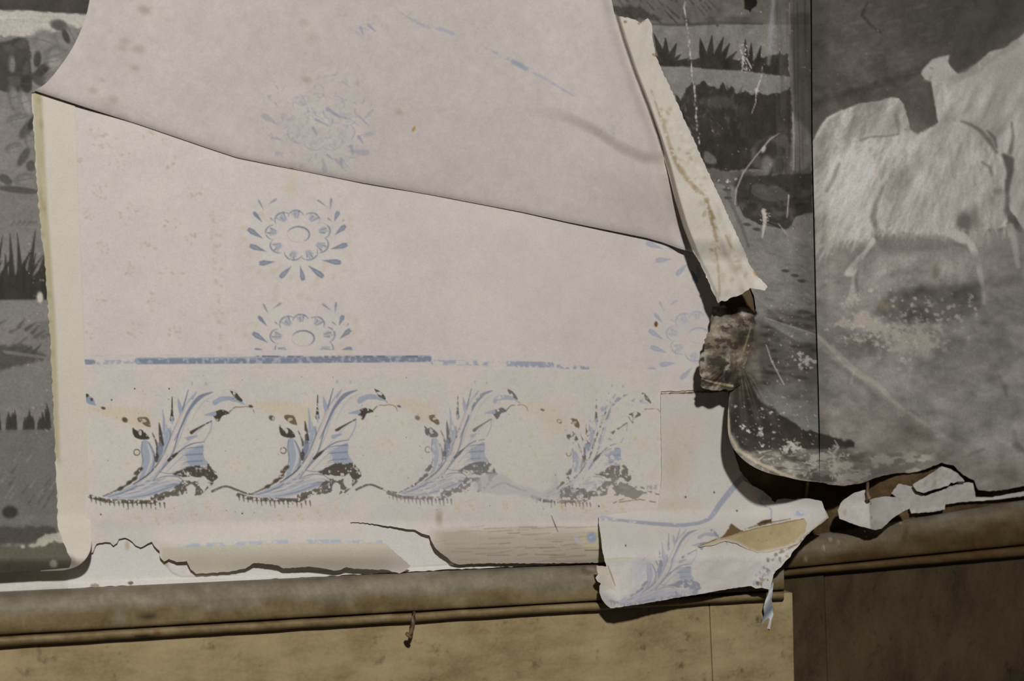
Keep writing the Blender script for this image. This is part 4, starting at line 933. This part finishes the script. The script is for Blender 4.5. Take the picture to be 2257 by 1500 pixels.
# meadow strokes, hollow and flaking
q.poly(z5((640, 400), (1130, 420), (1130, 500), (700, 520)), (100, 97, 92), 10, .6, True, 6); q.poly(z5((520, 560), (1330, 520), (1340, 740), (760, 780), (500, 760)), (122, 119, 114), 10, .7, True, 6)
fur((1870, 560, 2160, 640), 160, lambda u, v: math.radians(105), 24, [(104, 101, 96), (134, 131, 126)], .5, 37)
q.poly(z5((640, 860), (800, 790), (1100, 760), (1380, 760), (1380, 940), (1250, 1010), (1000, 1060), (760, 1050), (620, 960)), (84, 81, 76), 10, .9, True, 10, 30); q.ell(1750 + .3 * 1045, 400 + .3 * 660, 9, 16, (96, 88, 76), .8, .7); q.ell(1750 + .3 * 690, 400 + .3 * 910, 22, 12, (98, 86, 70), .7, .7)
for k in range(50): u, v = rr.uniform(700, 1360), rr.uniform(790, 1030); q.chip(1750 + .3 * u, 400 + .3 * v, rr.uniform(2, 7), (148, 144, 137), rr.uniform(.3, .9), rr)
q.poly(z5((250, 1080), (500, 1090), (640, 1180), (640, 1260), (420, 1300), (240, 1180)), (96, 93, 87), 10, .8, True, 8)
CR = (148, 141, 130)
q.poly(z5((440, 970), (520, 950), (600, 1000), (680, 1050), (680, 1110), (580, 1100), (450, 1060)), CR, 4, .95, False, 8, 10); q.poly(z5((300, 1050), (360, 990), (400, 1020), (460, 1060), (420, 1080)), CR, 3, .85, False, 7, 8)
q.poly(z5((620, 1110), (780, 1040), (850, 1070), (960, 1040), (1080, 1070), (1090, 1200), (960, 1280), (800, 1270), (690, 1210)), (136, 129, 119), 12, .6, False, 22, 16)
for k in range(150): q.chip(1750 + .3 * (rr.gauss(820, 170)), 400 + .3 * (rr.gauss(1120, 80)), rr.uniform(2, 8), rr.choice([CR, (152, 145, 135), (104, 98, 90)]), rr.uniform(.3, .85), rr)
for t in ((395, 895, 16, 8), (1200, 990, 8, 7), (440, 860, 14, 7), (560, 800, 5, 4), (480, 1160, 24, 4), (610, 1195, 6, 8), (380, 1150, 10, 4), (775, 1375, 5, 4), (240, 1090, 5, 4)): q.chip(1750 + .3 * t[0], 400 + .3 * t[1], t[2] * 1.15, CR, .85, rr, 1.2)
q.line(z5((140, 1110), (220, 1170), (320, 1270), (450, 1390), (620, 1500)) + z7((720, 290), (900, 420), (1010, 490)), [4, 9, 12, 13, 12, 9, 7, 3], (150, 141, 127), .7, 3.5, True, (.26, 16)); q.line(z5((440, 1400), (420, 1480)), 5, (150, 141, 128), .7, 2)
q.poly(z7((1000, 200), (3000, 100), (3000, 700), (1300, 700), (1000, 560)), (124, 121, 116), 20, .8, False, 10)
q.poly(z7((160, 330), (700, 300), (1100, 560), (1200, 700), (1100, 760), (400, 900), (160, 900), (150, 600)), (118, 111, 102), 40, .8, False, 30, 60); q.mottle(5, 24); q.mottle(3, 10)
q.line(z7((300, 745), (480, 740), (640, 730), (800, 745), (950, 715)), [3, 9, 9, 7, 3], (92, 84, 74), .75, 3, wear=(.36, 14)); q.ell(1757 + .3 * 880, 800 + .3 * 490, 26, 12, (94, 86, 74), .6, .8); q.line(z7((1210, 695), (1300, 660), (1370, 630)), [4, 9, 6], (98, 90, 80), .7, 4)
q.line(z7((1480, 90), (1530, 180), (1540, 240)), [6, 14, 5], (82, 79, 74), .7, 5); q.line(z7((1590, 500), (1610, 600), (1660, 640)), [6, 16, 10], (88, 82, 74), .7, 6); q.poly(z7((1150, 740), (1400, 700), (1700, 690), (1700, 960), (1300, 960)), (122, 113, 101), 30, .7, False, 16, 40)
for k in range(130):
    u = rr.uniform(80, 1000); v = 850 - abs(u - 350) * .06 + rr.uniform(-120, 30); q.ell(1757 + .3 * u, 800 + .3 * v, rr.uniform(3, 10), rr.uniform(2, 5), rr.choice([(164, 154, 140), (152, 142, 128), (96, 88, 78), (172, 164, 152)]), rr.uniform(.25, .7), .6, rr.uniform(-.5, .5))
q.line(z7((140, 840), (250, 885), (350, 895), (500, 865), (640, 815), (860, 800)), 6, (166, 155, 138), .8, 2.5)
q.specks(120, (1795, 10, 2250, 1000), (.8, 1.8), (170, 165, 155), .5, 41)
ny = sst(520, 600, q.Y)[..., None]
for a_, sx_, sy_ in ((20, 95, 70), (17, 34, 26), (11, 13, 10)):
    q.C += (fbm(q.X / sx_ + 5 * a_, q.Y / sy_ + 3, 4) - .5)[..., None] * 2 * a_ * ny * np.array((1, .96, .9))
for k in range(260):      # grubby dabs over the meadow
    x, y = rr.uniform(1800, 2260), rr.uniform(560, 1050)
    q.ell(x, y, rr.uniform(5, 26), rr.uniform(3, 12), rr.choice([(92, 88, 82), (128, 122, 113), (84, 80, 74), (132, 125, 115)]), rr.uniform(.1, .35), .9, rr.uniform(-.6, .6))
q.C = q.C * 1.13 + 2; q.C += np.maximum(q.C - 118, 0) * .38 * sst(700, 500, q.Y)[..., None]
FL = (168, 159, 147)
q.poly(z5((440, 970), (520, 950), (600, 1000), (680, 1050), (680, 1110), (580, 1100), (450, 1060)), FL, 4, .85, False, 8, 10, (.34, 12)); q.poly(z5((300, 1050), (360, 990), (400, 1020), (460, 1060), (420, 1080)), FL, 3, .8, False, 7, 8, (.36, 9))
q.poly(z5((640, 1110), (780, 1040), (850, 1070), (960, 1040), (1080, 1070), (1090, 1200), (960, 1270), (800, 1260), (700, 1210)), FL, 6, .7, False, 16, 14, (.47, 13))
for k in range(90): q.chip(1750 + .3 * rr.gauss(820, 160), 400 + .3 * rr.gauss(1120, 70), rr.uniform(1.5, 4.4), FL, rr.uniform(.3, .8), rr)
for t in ((395, 895, 12), (440, 860, 10), (420, 840, 8), (1200, 990, 8), (480, 1160, 9), (610, 1195, 6)): q.chip(1750 + .3 * t[0], 400 + .3 * t[1], t[2], FL, .75, rr)
foot(q)
footB = z7((140, 872), (250, 892), (350, 902), (500, 872), (640, 822), (700, 812), (860, 800), (960, 770), (1060, 728), (1100, 742), (1150, 750), (1220, 820), (1300, 858), (1330, 930), (1400, 940), (1500, 932), (1667, 900), (2800, 700))
def d_B(x, y):
    buckle = .004 * np.exp(-((y - (640 + (x - 1650) * .78)) / 16) ** 2) * sst(1640, 1700, x) * sst(2060, 1900, x)
    lift = .010 * sst(960, 1080, y) * sst(2010, 2060, x)
    return wall_d(x) + curl(x, y) + buckle + lift + .0012 * fbm(x / 60., y / 90., 3)
scenicB = sheet('scenic_wallpaper', [(1788, -258), (1791, 300), (1797, 560), (1800, 700), (1805, 860), (1807, 960), (1806, 1062)] + rag(footB, 1.2, 6, False, 2) + [(2616, -258)],
                bpn, d_B, MAT['scenic'], thick=.0009, edge=(160, 148, 126))
tag(scenicB, 'scenic paper drop picturing pale shaggy goats in a meadow, flaked along its foot', 'wallpaper')
# ---------------------------------------------------------------- the lifted flap, seen from its back
fp = Paint(60, -260, 1560, 580, 2.4, (172, 164, 157))
fp.mottle(4, 240, 1, 1, (1, .95, .9)); fp.mottle(3.5, 70, 1, 1, (1, .8, .6)); fp.mottle(5, 22, 1, 1, (.9, 1, 1.05)); fp.mottle(4, 9)
FB = (142, 142, 148)
for k in range(420):
    x, y = rr.uniform(200, 1300), rr.uniform(10, 430); fp.ell(x, y, rr.uniform(2, 9), rr.uniform(1.5, 5), rr.choice([(164, 150, 142), (162, 160, 160), (168, 150, 140)]), rr.uniform(.06, .28), .8, rr.uniform(0, 3))
for (x, y, r, a) in ((318, 22, 12, .6), (275, 90, 10, .35), (305, 108, 12, .45), (297, 150, 8, .5), (272, 105, 12, .35), (250, 218, 10, .45), (240, 232, 18, .3), (270, 262, 14, .3), (690, 85, 12, .3), (675, 175, 10, .5), (205, 200, 8, .4), (225, 176, 6, .3), (880, 247, 9, .45), (670, 50, 10, .3)):
    fp.ell(x, y, r, r * .7, (140, 126, 114), a, .9, .3)
def blots(cx, cy, n, sx, sy, a, seed):
    r = random.Random(seed)
    for k in range(n):
        x, y = cx + r.gauss(0, sx), cy + r.gauss(0, sy); t = r.uniform(0, 3.1); L = r.uniform(4, 12)
        fp.line([(x, y), (x + L * math.cos(t), y + L * math.sin(t))], [r.uniform(2, 5), 1.5], r.choice([FB, (132, 133, 140), (152, 148, 150)]), a * r.uniform(.25, .95), 2.2)
flower(fp, 705, 268, (136, 137, 144), (150, 148, 150), .6, 1.15, 1e9, (.46, 12)); blots(715, 265, 70, 38, 30, .7, 3); blots(770, 320, 26, 22, 26, .7, 4); blots(720, 180, 34, 40, 22, .55, 5); blots(800, 60, 18, 26, 12, .6, 6); blots(640, 290, 26, 30, 30, .5, 7); blots(850, 120, 20, 60, 20, .35, 8)
for t in ((695, 263, 722, 276, 6), (722, 240, 748, 258, 9), (735, 250, 765, 262, 6), (690, 282, 698, 296, 7), (774, 322, 778, 340, 8), (752, 350, 752, 364, 7), (790, 300, 800, 315, 6), (722, 342, 732, 350, 5), (790, 255, 812, 276, 4), (795, 60, 800, 75, 6), (812, 55, 826, 68, 7)):
    fp.line([(t[0], t[1]), (t[2], t[3])], [t[4], t[4] * .5], (132, 135, 147), .75, 2)
fp.line([(855, 12), (885, 30), (930, 55), (970, 66), (998, 74)], [3, 4, 6, 6, 8], (144, 147, 157), .7, 2, wear=(.46, 9)); fp.line([(970, 62), (998, 74)], 7, (140, 144, 156), .6, 2)
fp.line([(1070, 106), (1150, 143), (1225, 188), (1275, 218)], [4, 9, 6, 3], (144, 147, 157), .7, 2.4, wear=(.42, 12)); fp.line([(1130, 136), (1160, 152)], 9, (130, 136, 150), .7, 2.5)
blots(1150, 60, 30, 70, 40, .3, 12); blots(1355, 270, 8, 14, 12, .5, 13)
fp.ell(912, 284, 3, 6, (150, 120, 50), .9, .4, .5); fp.ell(643, 374, 5, 4, (90, 78, 58), .8, .5)
foldline = [(74, 199), (120, 214), (200, 240), (300, 272), (400, 306), (470, 330), (522, 347), (600, 363), (680, 379), (800, 403), (950, 429), (1150, 467), (1250, 489), (1340, 507), (1425, 524), (1460, 534), (1498, 548), (1528, 556)]
crease = [(1528, 556), (1506, 500), (1488, 440), (1470, 370), (1448, 300), (1424, 232), (1396, 160), (1372, 90), (1354, 30), (1340, -40), (1290, -258)]
fx, fy = np.array(foldline)[:, 0], np.array(foldline)[:, 1]
cyx = np.array(crease[::-1]); 
ridge = np.array([(1120, 236), (1180, 250), (1250, 262), (1310, 290), (1370, 330), (1420, 351), (1470, 350)], float)
def d_flap(x, y):
    s = np.maximum(np.interp(x, fx, fy) - y, 0)                    # above the fold
    c = np.maximum(np.interp(y, cyx[:, 1], cyx[:, 0]) - x, 0)      # left of the crease
    d = .0018 + .0030 * sst(300, 130, x) + .0024 * (1 - np.exp(-s / 9.)) + .000012 * s * sst(100, 500, x)
    d = d + .012 * sst(1150, 1500, x) * (1 - .80 * sst(150, 0, s) * sst(1540, 1470, x))
    ry = np.interp(x, ridge[:, 0], ridge[:, 1]); k = sst(1120, 1330, x)
    d = d + k * (.0040 * sst(14, -22, y - ry) * sst(-190, -40, y - ry))
    d = d - .0045 * sst(40, 0, c) ** 2
    return d + .0010 * fbm(x / 170., y / 120., 3)
flap = empty('wallpaper_flap')
tag(flap, 'large lifted flap of cream wallpaper folded up to show its blotted back', 'wallpaper')
leftedge = catmull([(210, -258), (204, -60), (196, 8), (184, 52), (160, 105), (126, 155), (98, 186), (74, 199)], 5)
sheet('sheet', leftedge + foldline[1:] + crease[1:], fp, d_flap, MAT['paper'], flap, thick=.0005, edge=(136, 120, 92))
# ragged strip turned forward along the crease
ep = Paint(1280, -260, 1710, 690, 2.0, (176, 170, 158))
ep.mottle(5, 60, 1, 1, (1, .95, .75)); ep.mottle(3, 12)
for (pts, w, a) in (([(1436, 200), (1448, 236), (1458, 262)], 5, .5), ([(1455, 250), (1470, 300), (1490, 360), (1512, 395)], 8, .5), ([(1480, 330), (1500, 370), (1520, 400), (1535, 420)], 10, .5), ([(1555, 440), (1566, 470), (1572, 500), (1580, 530)], [8, 9, 8, 6], .75), ([(1566, 465), (1574, 482)], 7, .8), ([(1530, 410), (1560, 440)], 8, .5), ([(1600, 520), (1612, 545)], 6, .5), ([(1576, 540), (1584, 600), (1586, 650)], 5, .5)):
    ep.line(pts, w, (130, 110, 78), a, 3, True, (.36, 9))
for k in range(110):
    t = rr.random(); y = 240 + 410 * t; xl = np.interp(y, [240, 440, 640], [1450, 1530, 1590]); xr_ = np.interp(y, [240, 440, 640], [1485, 1580, 1670])
    ep.ell(rr.uniform(xl, xr_), y, rr.uniform(2, 7), rr.uniform(2, 9), rr.choice([(150, 134, 106), (140, 122, 92), (190, 184, 172), (186, 180, 166)]), rr.uniform(.15, .55), .7, rr.uniform(0, 3))
ep.line([(1560, 400), (1600, 480), (1650, 590), (1680, 640)], 10, (188, 182, 168), .5, 4); ep.ell(1667, 600, 6, 9, (168, 122, 52), .9, .35, -.4); ep.ell(1675, 628, 12, 14, (190, 184, 174), .8, .5)
ep.ell(1378, 48, 4, 3, (120, 104, 76), .8); ep.line([(1408, 52), (1420, 44)], 5, (128, 112, 84), .8, 1.5); ep.line([(1440, 120), (1450, 125)], 5, (130, 100, 72), .8, 1.5)
redge = [(1360, 36), (1372, 37), (1395, 42), (1412, 50), (1428, 40), (1436, 52), (1438, 80), (1444, 118), (1452, 140), (1470, 178), (1486, 212), (1505, 256), (1516, 280), (1534, 318), (1552, 360), (1580, 420), (1600, 465), (1622, 512), (1640, 552), (1656, 590), (1668, 606), (1692, 632), (1686, 640), (1668, 637), (1654, 634), (1636, 648), (1612, 655), (1598, 664), (1590, 662), (1583, 668), (1578, 655), (1573, 648), (1566, 632), (1552, 600), (1540, 575), (1528, 556)]
exl = np.array([(1290, -258)] + crease[::-1][1:] + [(1552, 600), (1573, 648), (1585, 690)], float)
def d_edge(x, y):
    c = np.maximum(x - np.interp(y, exl[:, 1], exl[:, 0]), 0)
    low = sst(120, 560, y)
    d = .0105 + .009 * low + .009 * sst(500, 600, y) + (.006 + .006 * low) * (1 - .8 * sst(520, 580, y)) * sst(0, 12, c) + .00006 * c * (1 + low)
    pl = .0024 * np.exp(-((c - 62 - 18 * low) / 13) ** 2) * low                # pleat down the strip
    return d + pl + .004 * sst(590, 650, y) + .0015 * fbm(x / 22., y / 60., 3)
sheet('turned_edge', rag(redge, 1.3, 5, False, 9)[:-1] + [(1528, 556)] + crease[1:9], ep, d_edge, MAT['paper'], flap, thick=.0014, edge=(176, 164, 140))['label'] = 'ragged stained strip turned forward along the crease'

# ---------------------------------------------------------------- brown backing bared behind the curled foot
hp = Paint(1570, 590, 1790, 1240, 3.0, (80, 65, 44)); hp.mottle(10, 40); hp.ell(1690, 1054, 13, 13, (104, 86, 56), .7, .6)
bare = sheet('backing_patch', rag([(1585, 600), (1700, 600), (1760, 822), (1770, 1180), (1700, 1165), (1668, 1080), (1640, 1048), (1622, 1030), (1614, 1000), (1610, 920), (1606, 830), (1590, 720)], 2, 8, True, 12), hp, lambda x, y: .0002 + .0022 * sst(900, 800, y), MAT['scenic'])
tag(bare, 'bare brown backing in the dark hollow behind the curled scenic paper', 'backing')

# ---------------------------------------------------------------- hanging scrap of frieze paper
cp = Paint(1300, 850, 1836, 1400, 1.7, (180, 175, 167))
z8 = Z(1250, 1050, .3)
cp.mottle(3, 120, 1, 1, (1, .9, .8)); cp.mottle(2.5, 16)
for (x, y, rx, ry, a) in ((1490, 1000, 34, 70, .35), (1500, 1110, 46, 14, .4), (1480, 1040, 20, 40, .25), (1465, 1115, 30, 8, .3), (1540, 930, 40, 50, .15)): cp.ell(x, y, rx, ry, (176, 156, 138), a, .8)
for k in range(30): cp.ell(rr.gauss(1490, 24), rr.uniform(940, 1130), rr.uniform(2, 7), rr.uniform(2, 6), (170, 150, 132), rr.uniform(.1, .35), .7)
cp.line(z8((235, 300), (380, 322)), [14, 6], (150, 151, 161), .8, 2, wear=(.4, 8)); cp.line(z8((380, 318), (560, 338), (800, 356), (900, 350), (990, 334), (1060, 292), (1120, 205), (1200, 105), (1290, 0)), [5, 8, 9, 8, 8, 10, 12, 13, 12], (136, 141, 152), .9, 1.6, True, (.24, 10))
leaf(cp, 1366, 1588, 0, .68, (130, 133, 146), (150, 152, 161), (126, 128, 138), .95, None, (.36, 8), full=False, y0=1328.0)
cp.poly(z8((360, 940), (420, 880), (560, 850), (960, 820), (960, 850), (600, 900), (400, 945)), (164, 162, 172), 3, .7, False, 4, 10, (.4, 8)); cp.poly(z8((470, 620), (600, 600), (560, 760), (500, 800)), (170, 168, 176), 5, .6, True, 6)
cp.line(z8((290, 606), (420, 596), (530, 600)), 2, (186, 158, 122), .7, 1.2)
for p_ in ((1080, 115), (1248, 250), (430, 505), (870, 150)): cp.ell(1250 + .3 * p_[0], 1050 + .3 * p_[1], 2, 2.4, (76, 72, 66), .9, .4)
# brown fibres where the face has been ripped off
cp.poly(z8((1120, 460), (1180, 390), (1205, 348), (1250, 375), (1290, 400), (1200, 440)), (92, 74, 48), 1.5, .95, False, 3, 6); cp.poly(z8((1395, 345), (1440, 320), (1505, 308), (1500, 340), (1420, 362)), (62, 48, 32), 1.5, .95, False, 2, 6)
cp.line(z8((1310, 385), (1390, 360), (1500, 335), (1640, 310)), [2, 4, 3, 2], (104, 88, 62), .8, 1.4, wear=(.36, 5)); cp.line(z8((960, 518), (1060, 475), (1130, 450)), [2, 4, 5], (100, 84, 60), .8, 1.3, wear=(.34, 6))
cp.line(z8((1400, 160), (1430, 200), (1500, 240), (1500, 300)), [3, 5, 4, 3], (138, 144, 162), .8, 1.5, wear=(.34, 6)); cp.ell(1250 + .3 * 1445, 1050 + .3 * 160, 9, 9, (128, 140, 166), .7, .5, 0, (.4, 5))
cp.ell(1250 + .3 * 1710, 1050 + .3 * 270, 12, 6, (132, 150, 180), .8, .5, 0, (.38, 6))
for k in range(120):
    u = rr.uniform(1360, 1640); v = rr.uniform(540, 800)
    if v < 1480 - .58 * u - 20 or u + v > 2260: continue
    cp.ell(1250 + .3 * u, 1050 + .3 * v, rr.uniform(1.5, 6), rr.uniform(1.5, 5), rr.choice([(150, 152, 166), (122, 112, 96), (188, 184, 178), (104, 92, 74), (186, 182, 176)]), rr.uniform(.4, .9), .4, rr.uniform(0, 3))
cp.line(z8((1560, 560), (1680, 500), (1800, 400)), [3, 5, 3], (120, 104, 76), .8, 1.5, wear=(.38, 6)); cp.line(z8((1900, 240), (1915, 300), (1830, 370), (1740, 440)), [4, 5, 4, 3], (140, 128, 104), .7, 1.5)
cp.poly(z8((215, 640), (300, 660), (330, 760), (345, 830), (240, 790)), (172, 162, 142), 2, .6, False, 4); cp.line(z8((300, 655), (325, 720), (352, 800)), [2, 3, 2], (128, 112, 84), .8, 1.2)
scr = [(1456, 866)] + rag([(1456, 866), (1500, 864), (1560, 862), (1606, 858)], 1.2, 5, False, 14) + [(1620, 900), (1616, 990), (1630, 1034)] + z8((1300, 30), (1370, 70), (1440, 105), (1500, 155), (1505, 175), (1530, 190), (1545, 165), (1600, 160), (1680, 168), (1690, 160), (1780, 160), (1870, 180), (1885, 225), (1905, 260), (1922, 300), (1880, 335), (1830, 372), (1760, 430), (1720, 480), (1690, 520), (1650, 560), (1640, 590), (1602, 622), (1570, 665), (1535, 690), (1515, 720), (1505, 770), (1490, 830), (1430, 815), (1385, 820), (1350, 802), (1200, 822), (1000, 858), (860, 880), (700, 908), (520, 940), (320, 966), (285, 940), (255, 900), (237, 850), (238, 800), (250, 785), (222, 768), (208, 742), (228, 715), (218, 690), (215, 652), (255, 655), (290, 662), (276, 620), (262, 560), (247, 440), (235, 360), (230, 292)) + [(1370, 1130), (1450, 1120), (1458, 1050)]
def d_scrap(x, y):
    low = sst(1120, 1235, y)
    rt = sst(1640, 1790, x) * sst(1060, 1130, y)
    d = .0030 + .034 * low + .022 * rt * (1 - low * .5)
    d = d + .007 * sst(1235, 1330, y) * sst(1500, 1350, x) - .010 * sst(1370, 1318, x) * sst(1260, 1345, y)
    d = d + .002 * fbm(x / 40., y / 40., 3) * low
    return d
cp.line(rag([(1458, 866), (1500, 864), (1560, 862), (1612, 857)], 1.2, 6, False, 30), [5, 6, 6, 9], (92, 70, 38), .9, 1.2)
scrap = empty('wallpaper_scrap')
tag(scrap, 'torn frieze scrap with pale blue leaf hanging forward over the chair rail', 'wallpaper')
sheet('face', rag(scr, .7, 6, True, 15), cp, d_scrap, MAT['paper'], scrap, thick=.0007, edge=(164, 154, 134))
kp = Paint(1500, 1120, 1800, 1240, 1.7, (158, 141, 108)); kp.mottle(12, 40, 1, 1, (1, 1, .9)); kp.mottle(8, 12)
kp.poly(z8((960, 515), (1130, 452), (1170, 470), (1250, 500), (1130, 520), (1000, 535)), (170, 158, 132), 3, .7)
kp.line(z8((1560, 545), (1650, 500), (1740, 420)), 6, (176, 166, 146), .8, 3); kp.line(z8((1130, 455), (1400, 375), (1740, 308)), 2.5, (112, 94, 62), .6, 1.4); kp.line(z8((1400, 560), (1560, 530), (1660, 500)), 4, (176, 168, 152), .7, 3)
kp.line(z8((1000, 540), (1160, 478), (1250, 498), (1320, 536), (1400, 565), (1500, 552), (1620, 524), (1700, 490)), 12, (178, 171, 160), .85, 5); kp.specks(40, (1560, 1150, 1780, 1220), (1, 2.5), (122, 104, 74), .6, 51)
sheet('turned_back_strip', rag(z8((962, 516), (1130, 452), (1270, 408), (1400, 372), (1560, 338), (1742, 304), (1762, 340), (1752, 400), (1700, 488), (1620, 520), (1500, 548), (1400, 560), (1320, 530), (1250, 492), (1200, 480), (1160, 472), (1060, 505)), .8, 5, True, 16), kp,
      lambda x, y: d_scrap(x, y) + .0005 + .0012 * np.sin(np.clip((y - (1215 - (x - 1540) * .29)) / 60. + .5, 0, 1) * math.pi), MAT['paper'], scrap, thick=.0006, edge=(160, 146, 116))['label'] = 'tan paper back turned over along the tear'
wp = Paint(1668, 1255, 1714, 1396, 1.4, (170, 171, 174)); wp.mottle(10, 18); wp.mottle(8, 6)
for k in range(16): y = rr.uniform(1270, 1380); wp.line([(1680, y), (1702, y - 22)], rr.uniform(2, 5), rr.choice([(128, 140, 164), (186, 186, 186), (140, 150, 172)]), .7, 1.5)
sheet('shred', rag(z8((1478, 790), (1508, 752), (1516, 790), (1508, 850), (1502, 900), (1512, 960), (1515, 1010), (1500, 1060), (1495, 1100), (1490, 1122), (1462, 1112), (1430, 1100), (1432, 1060), (1448, 1010), (1442, 960), (1460, 900), (1480, 850)), .8, 5, True, 18), wp,
      lambda x, y: .026 + .003 * np.sin((y - 1270) / 14. + x / 8.) - .00008 * (y - 1260), MAT['paper'], scrap, thick=.0008, edge=(150, 150, 150))['label'] = 'thin twisted bluish shred'

# ---------------------------------------------------------------- white scraps along the right-hand rail
def white(x0, y0, x1, y1, seed):
    w = Paint(x0, y0, x1, y1, 1.8, (168, 163, 154)); w.mottle(12, 26); w.mottle(8, 9, 1, 1, (1, .95, .85))
    r = random.Random(seed)
    for k in range(30): w.ell(r.uniform(x0, x1), r.uniform(y0, y1), r.uniform(2, 9), r.uniform(1.5, 5), r.choice([(138, 130, 116), (150, 142, 128), (182, 177, 168)]), r.uniform(.15, .5), .7, r.uniform(0, 3))
    return w
def base_r(x): return dR(np.maximum(x, 1752.))
wpn = white(1840, 1070, 2014, 1174, 1)
folded = empty('paper_scrap'); tag(folded, 'small white paper scrap creased down its middle, resting on the right chair rail', 'paper scrap')
def d_fold(x, y):
    c = 1757 + .3 * (520 + (y - 1080) * .18); return base_r(x) + .030 + .012 * np.exp(-np.abs(x - c) / 42.) + .006 * sst(1100, 1160, y)
sheet('crumpled_half', rag(z7((298, 1080), (318, 1030), (345, 1000), (420, 952), (500, 930), (520, 965), (540, 1000), (545, 1100), (550, 1190), (572, 1226), (500, 1205), (440, 1190), (370, 1165), (310, 1142)), .7, 5, True, 21), wpn, d_fold, MAT['paper'], folded, edge=(150, 144, 134))
sheet('smooth_half', rag(z7((541, 1000), (600, 985), (660, 978), (740, 985), (800, 992), (830, 1030), (832, 1062), (760, 1100), (700, 1140), (660, 1180), (620, 1215), (573, 1227), (551, 1190), (546, 1100)), .7, 5, True, 22), wpn, d_fold, MAT['paper'], folded, edge=(150, 144, 134))
wp2 = white(2000, 1016, 2130, 1092, 2)
r1 = sheet('paper_remnant', rag(z7((848, 892), (870, 875), (920, 850), (1000, 800), (1062, 758), (1090, 765), (1130, 778), (1180, 810), (1222, 852), (1230, 870), (1180, 868), (1150, 882), (1130, 875), (1110, 900), (1080, 905), (1050, 918), (1000, 928), (930, 952), (880, 940)), .7, 5, True, 23), wp2, lambda x, y: base_r(x) + .012 + .003 * fbm(x / 30., y / 30.), MAT['paper'], thick=.0012, edge=(120, 104, 78))
tag(r1, 'jagged white paper peak under the torn foot of the goat paper', 'paper scrap')
wp3 = white(1950, 1050, 2290, 1140, 3)
r2 = sheet('paper_remnant', rag(z7((690, 955), (745, 885), (850, 905), (880, 950), (940, 975), (1010, 950), (1080, 925), (1130, 900), (1180, 885), (1260, 875), (1296, 880), (1312, 985), (1420, 985), (1560, 960), (1760, 925), (1760, 960), (1600, 985), (1420, 1005), (1200, 1020), (1090, 1035), (1085, 1075), (980, 1092), (840, 1104), (822, 1050)), .9, 5, True, 24), wp3, lambda x, y: base_r(x) + .006 + .016 * sst(-18, 14, y - top_right(x)) + .002 * fbm(x / 30., y / 30.), MAT['paper'], thick=.0012, edge=(150, 142, 128))
tag(r2, 'long white paper remnant pasted along the top of the right chair rail', 'paper scrap')

# ---------------------------------------------------------------- nails
nail = empty('bent_nail'); tag(nail, 'rusty bent nail sticking out below the left chair rail groove', 'nail')
pts = [P(912, 1349, .020), P(912, 1352, .027), P(911, 1360, .031), P(910.5, 1372, .0315), P(909, 1384, .031), P(906, 1393, .0305), P(902, 1398, .030)]
tube('shank', pts, [.0011, .0012, .0013, .0013, .0013, .0013, .0012], MAT['iron'], nail)
a, b = P(903, 1397, .0302), P(899, 1402, .0298)
tube('head', [a, a + (b - a) * .1, a + (b - a) * .7, b, b + (b - a) * .05], [.0004, .0024, .0026, .0020, .0002], MAT['iron'], nail)
nail2 = empty('small_nail'); tag(nail2, 'short rusty nail above the creased white paper scrap', 'nail')
bx = float(base_r(1913.))
tube('shank', [P(1912, 1062, bx + .020), P(1912, 1072, bx + .040), P(1912, 1082, bx + .0455), P(1914, 1094, bx + .0465)], [.0012, .0012, .0013, .0012], MAT['iron'], nail2)
tube('head', [P(1913, 1093, bx + .0465), P(1914, 1095, bx + .0466), P(1916, 1099, bx + .0466), P(1917, 1100.5, bx + .0466)], [.0004, .0020, .0020, .0003], MAT['iron'], nail2)
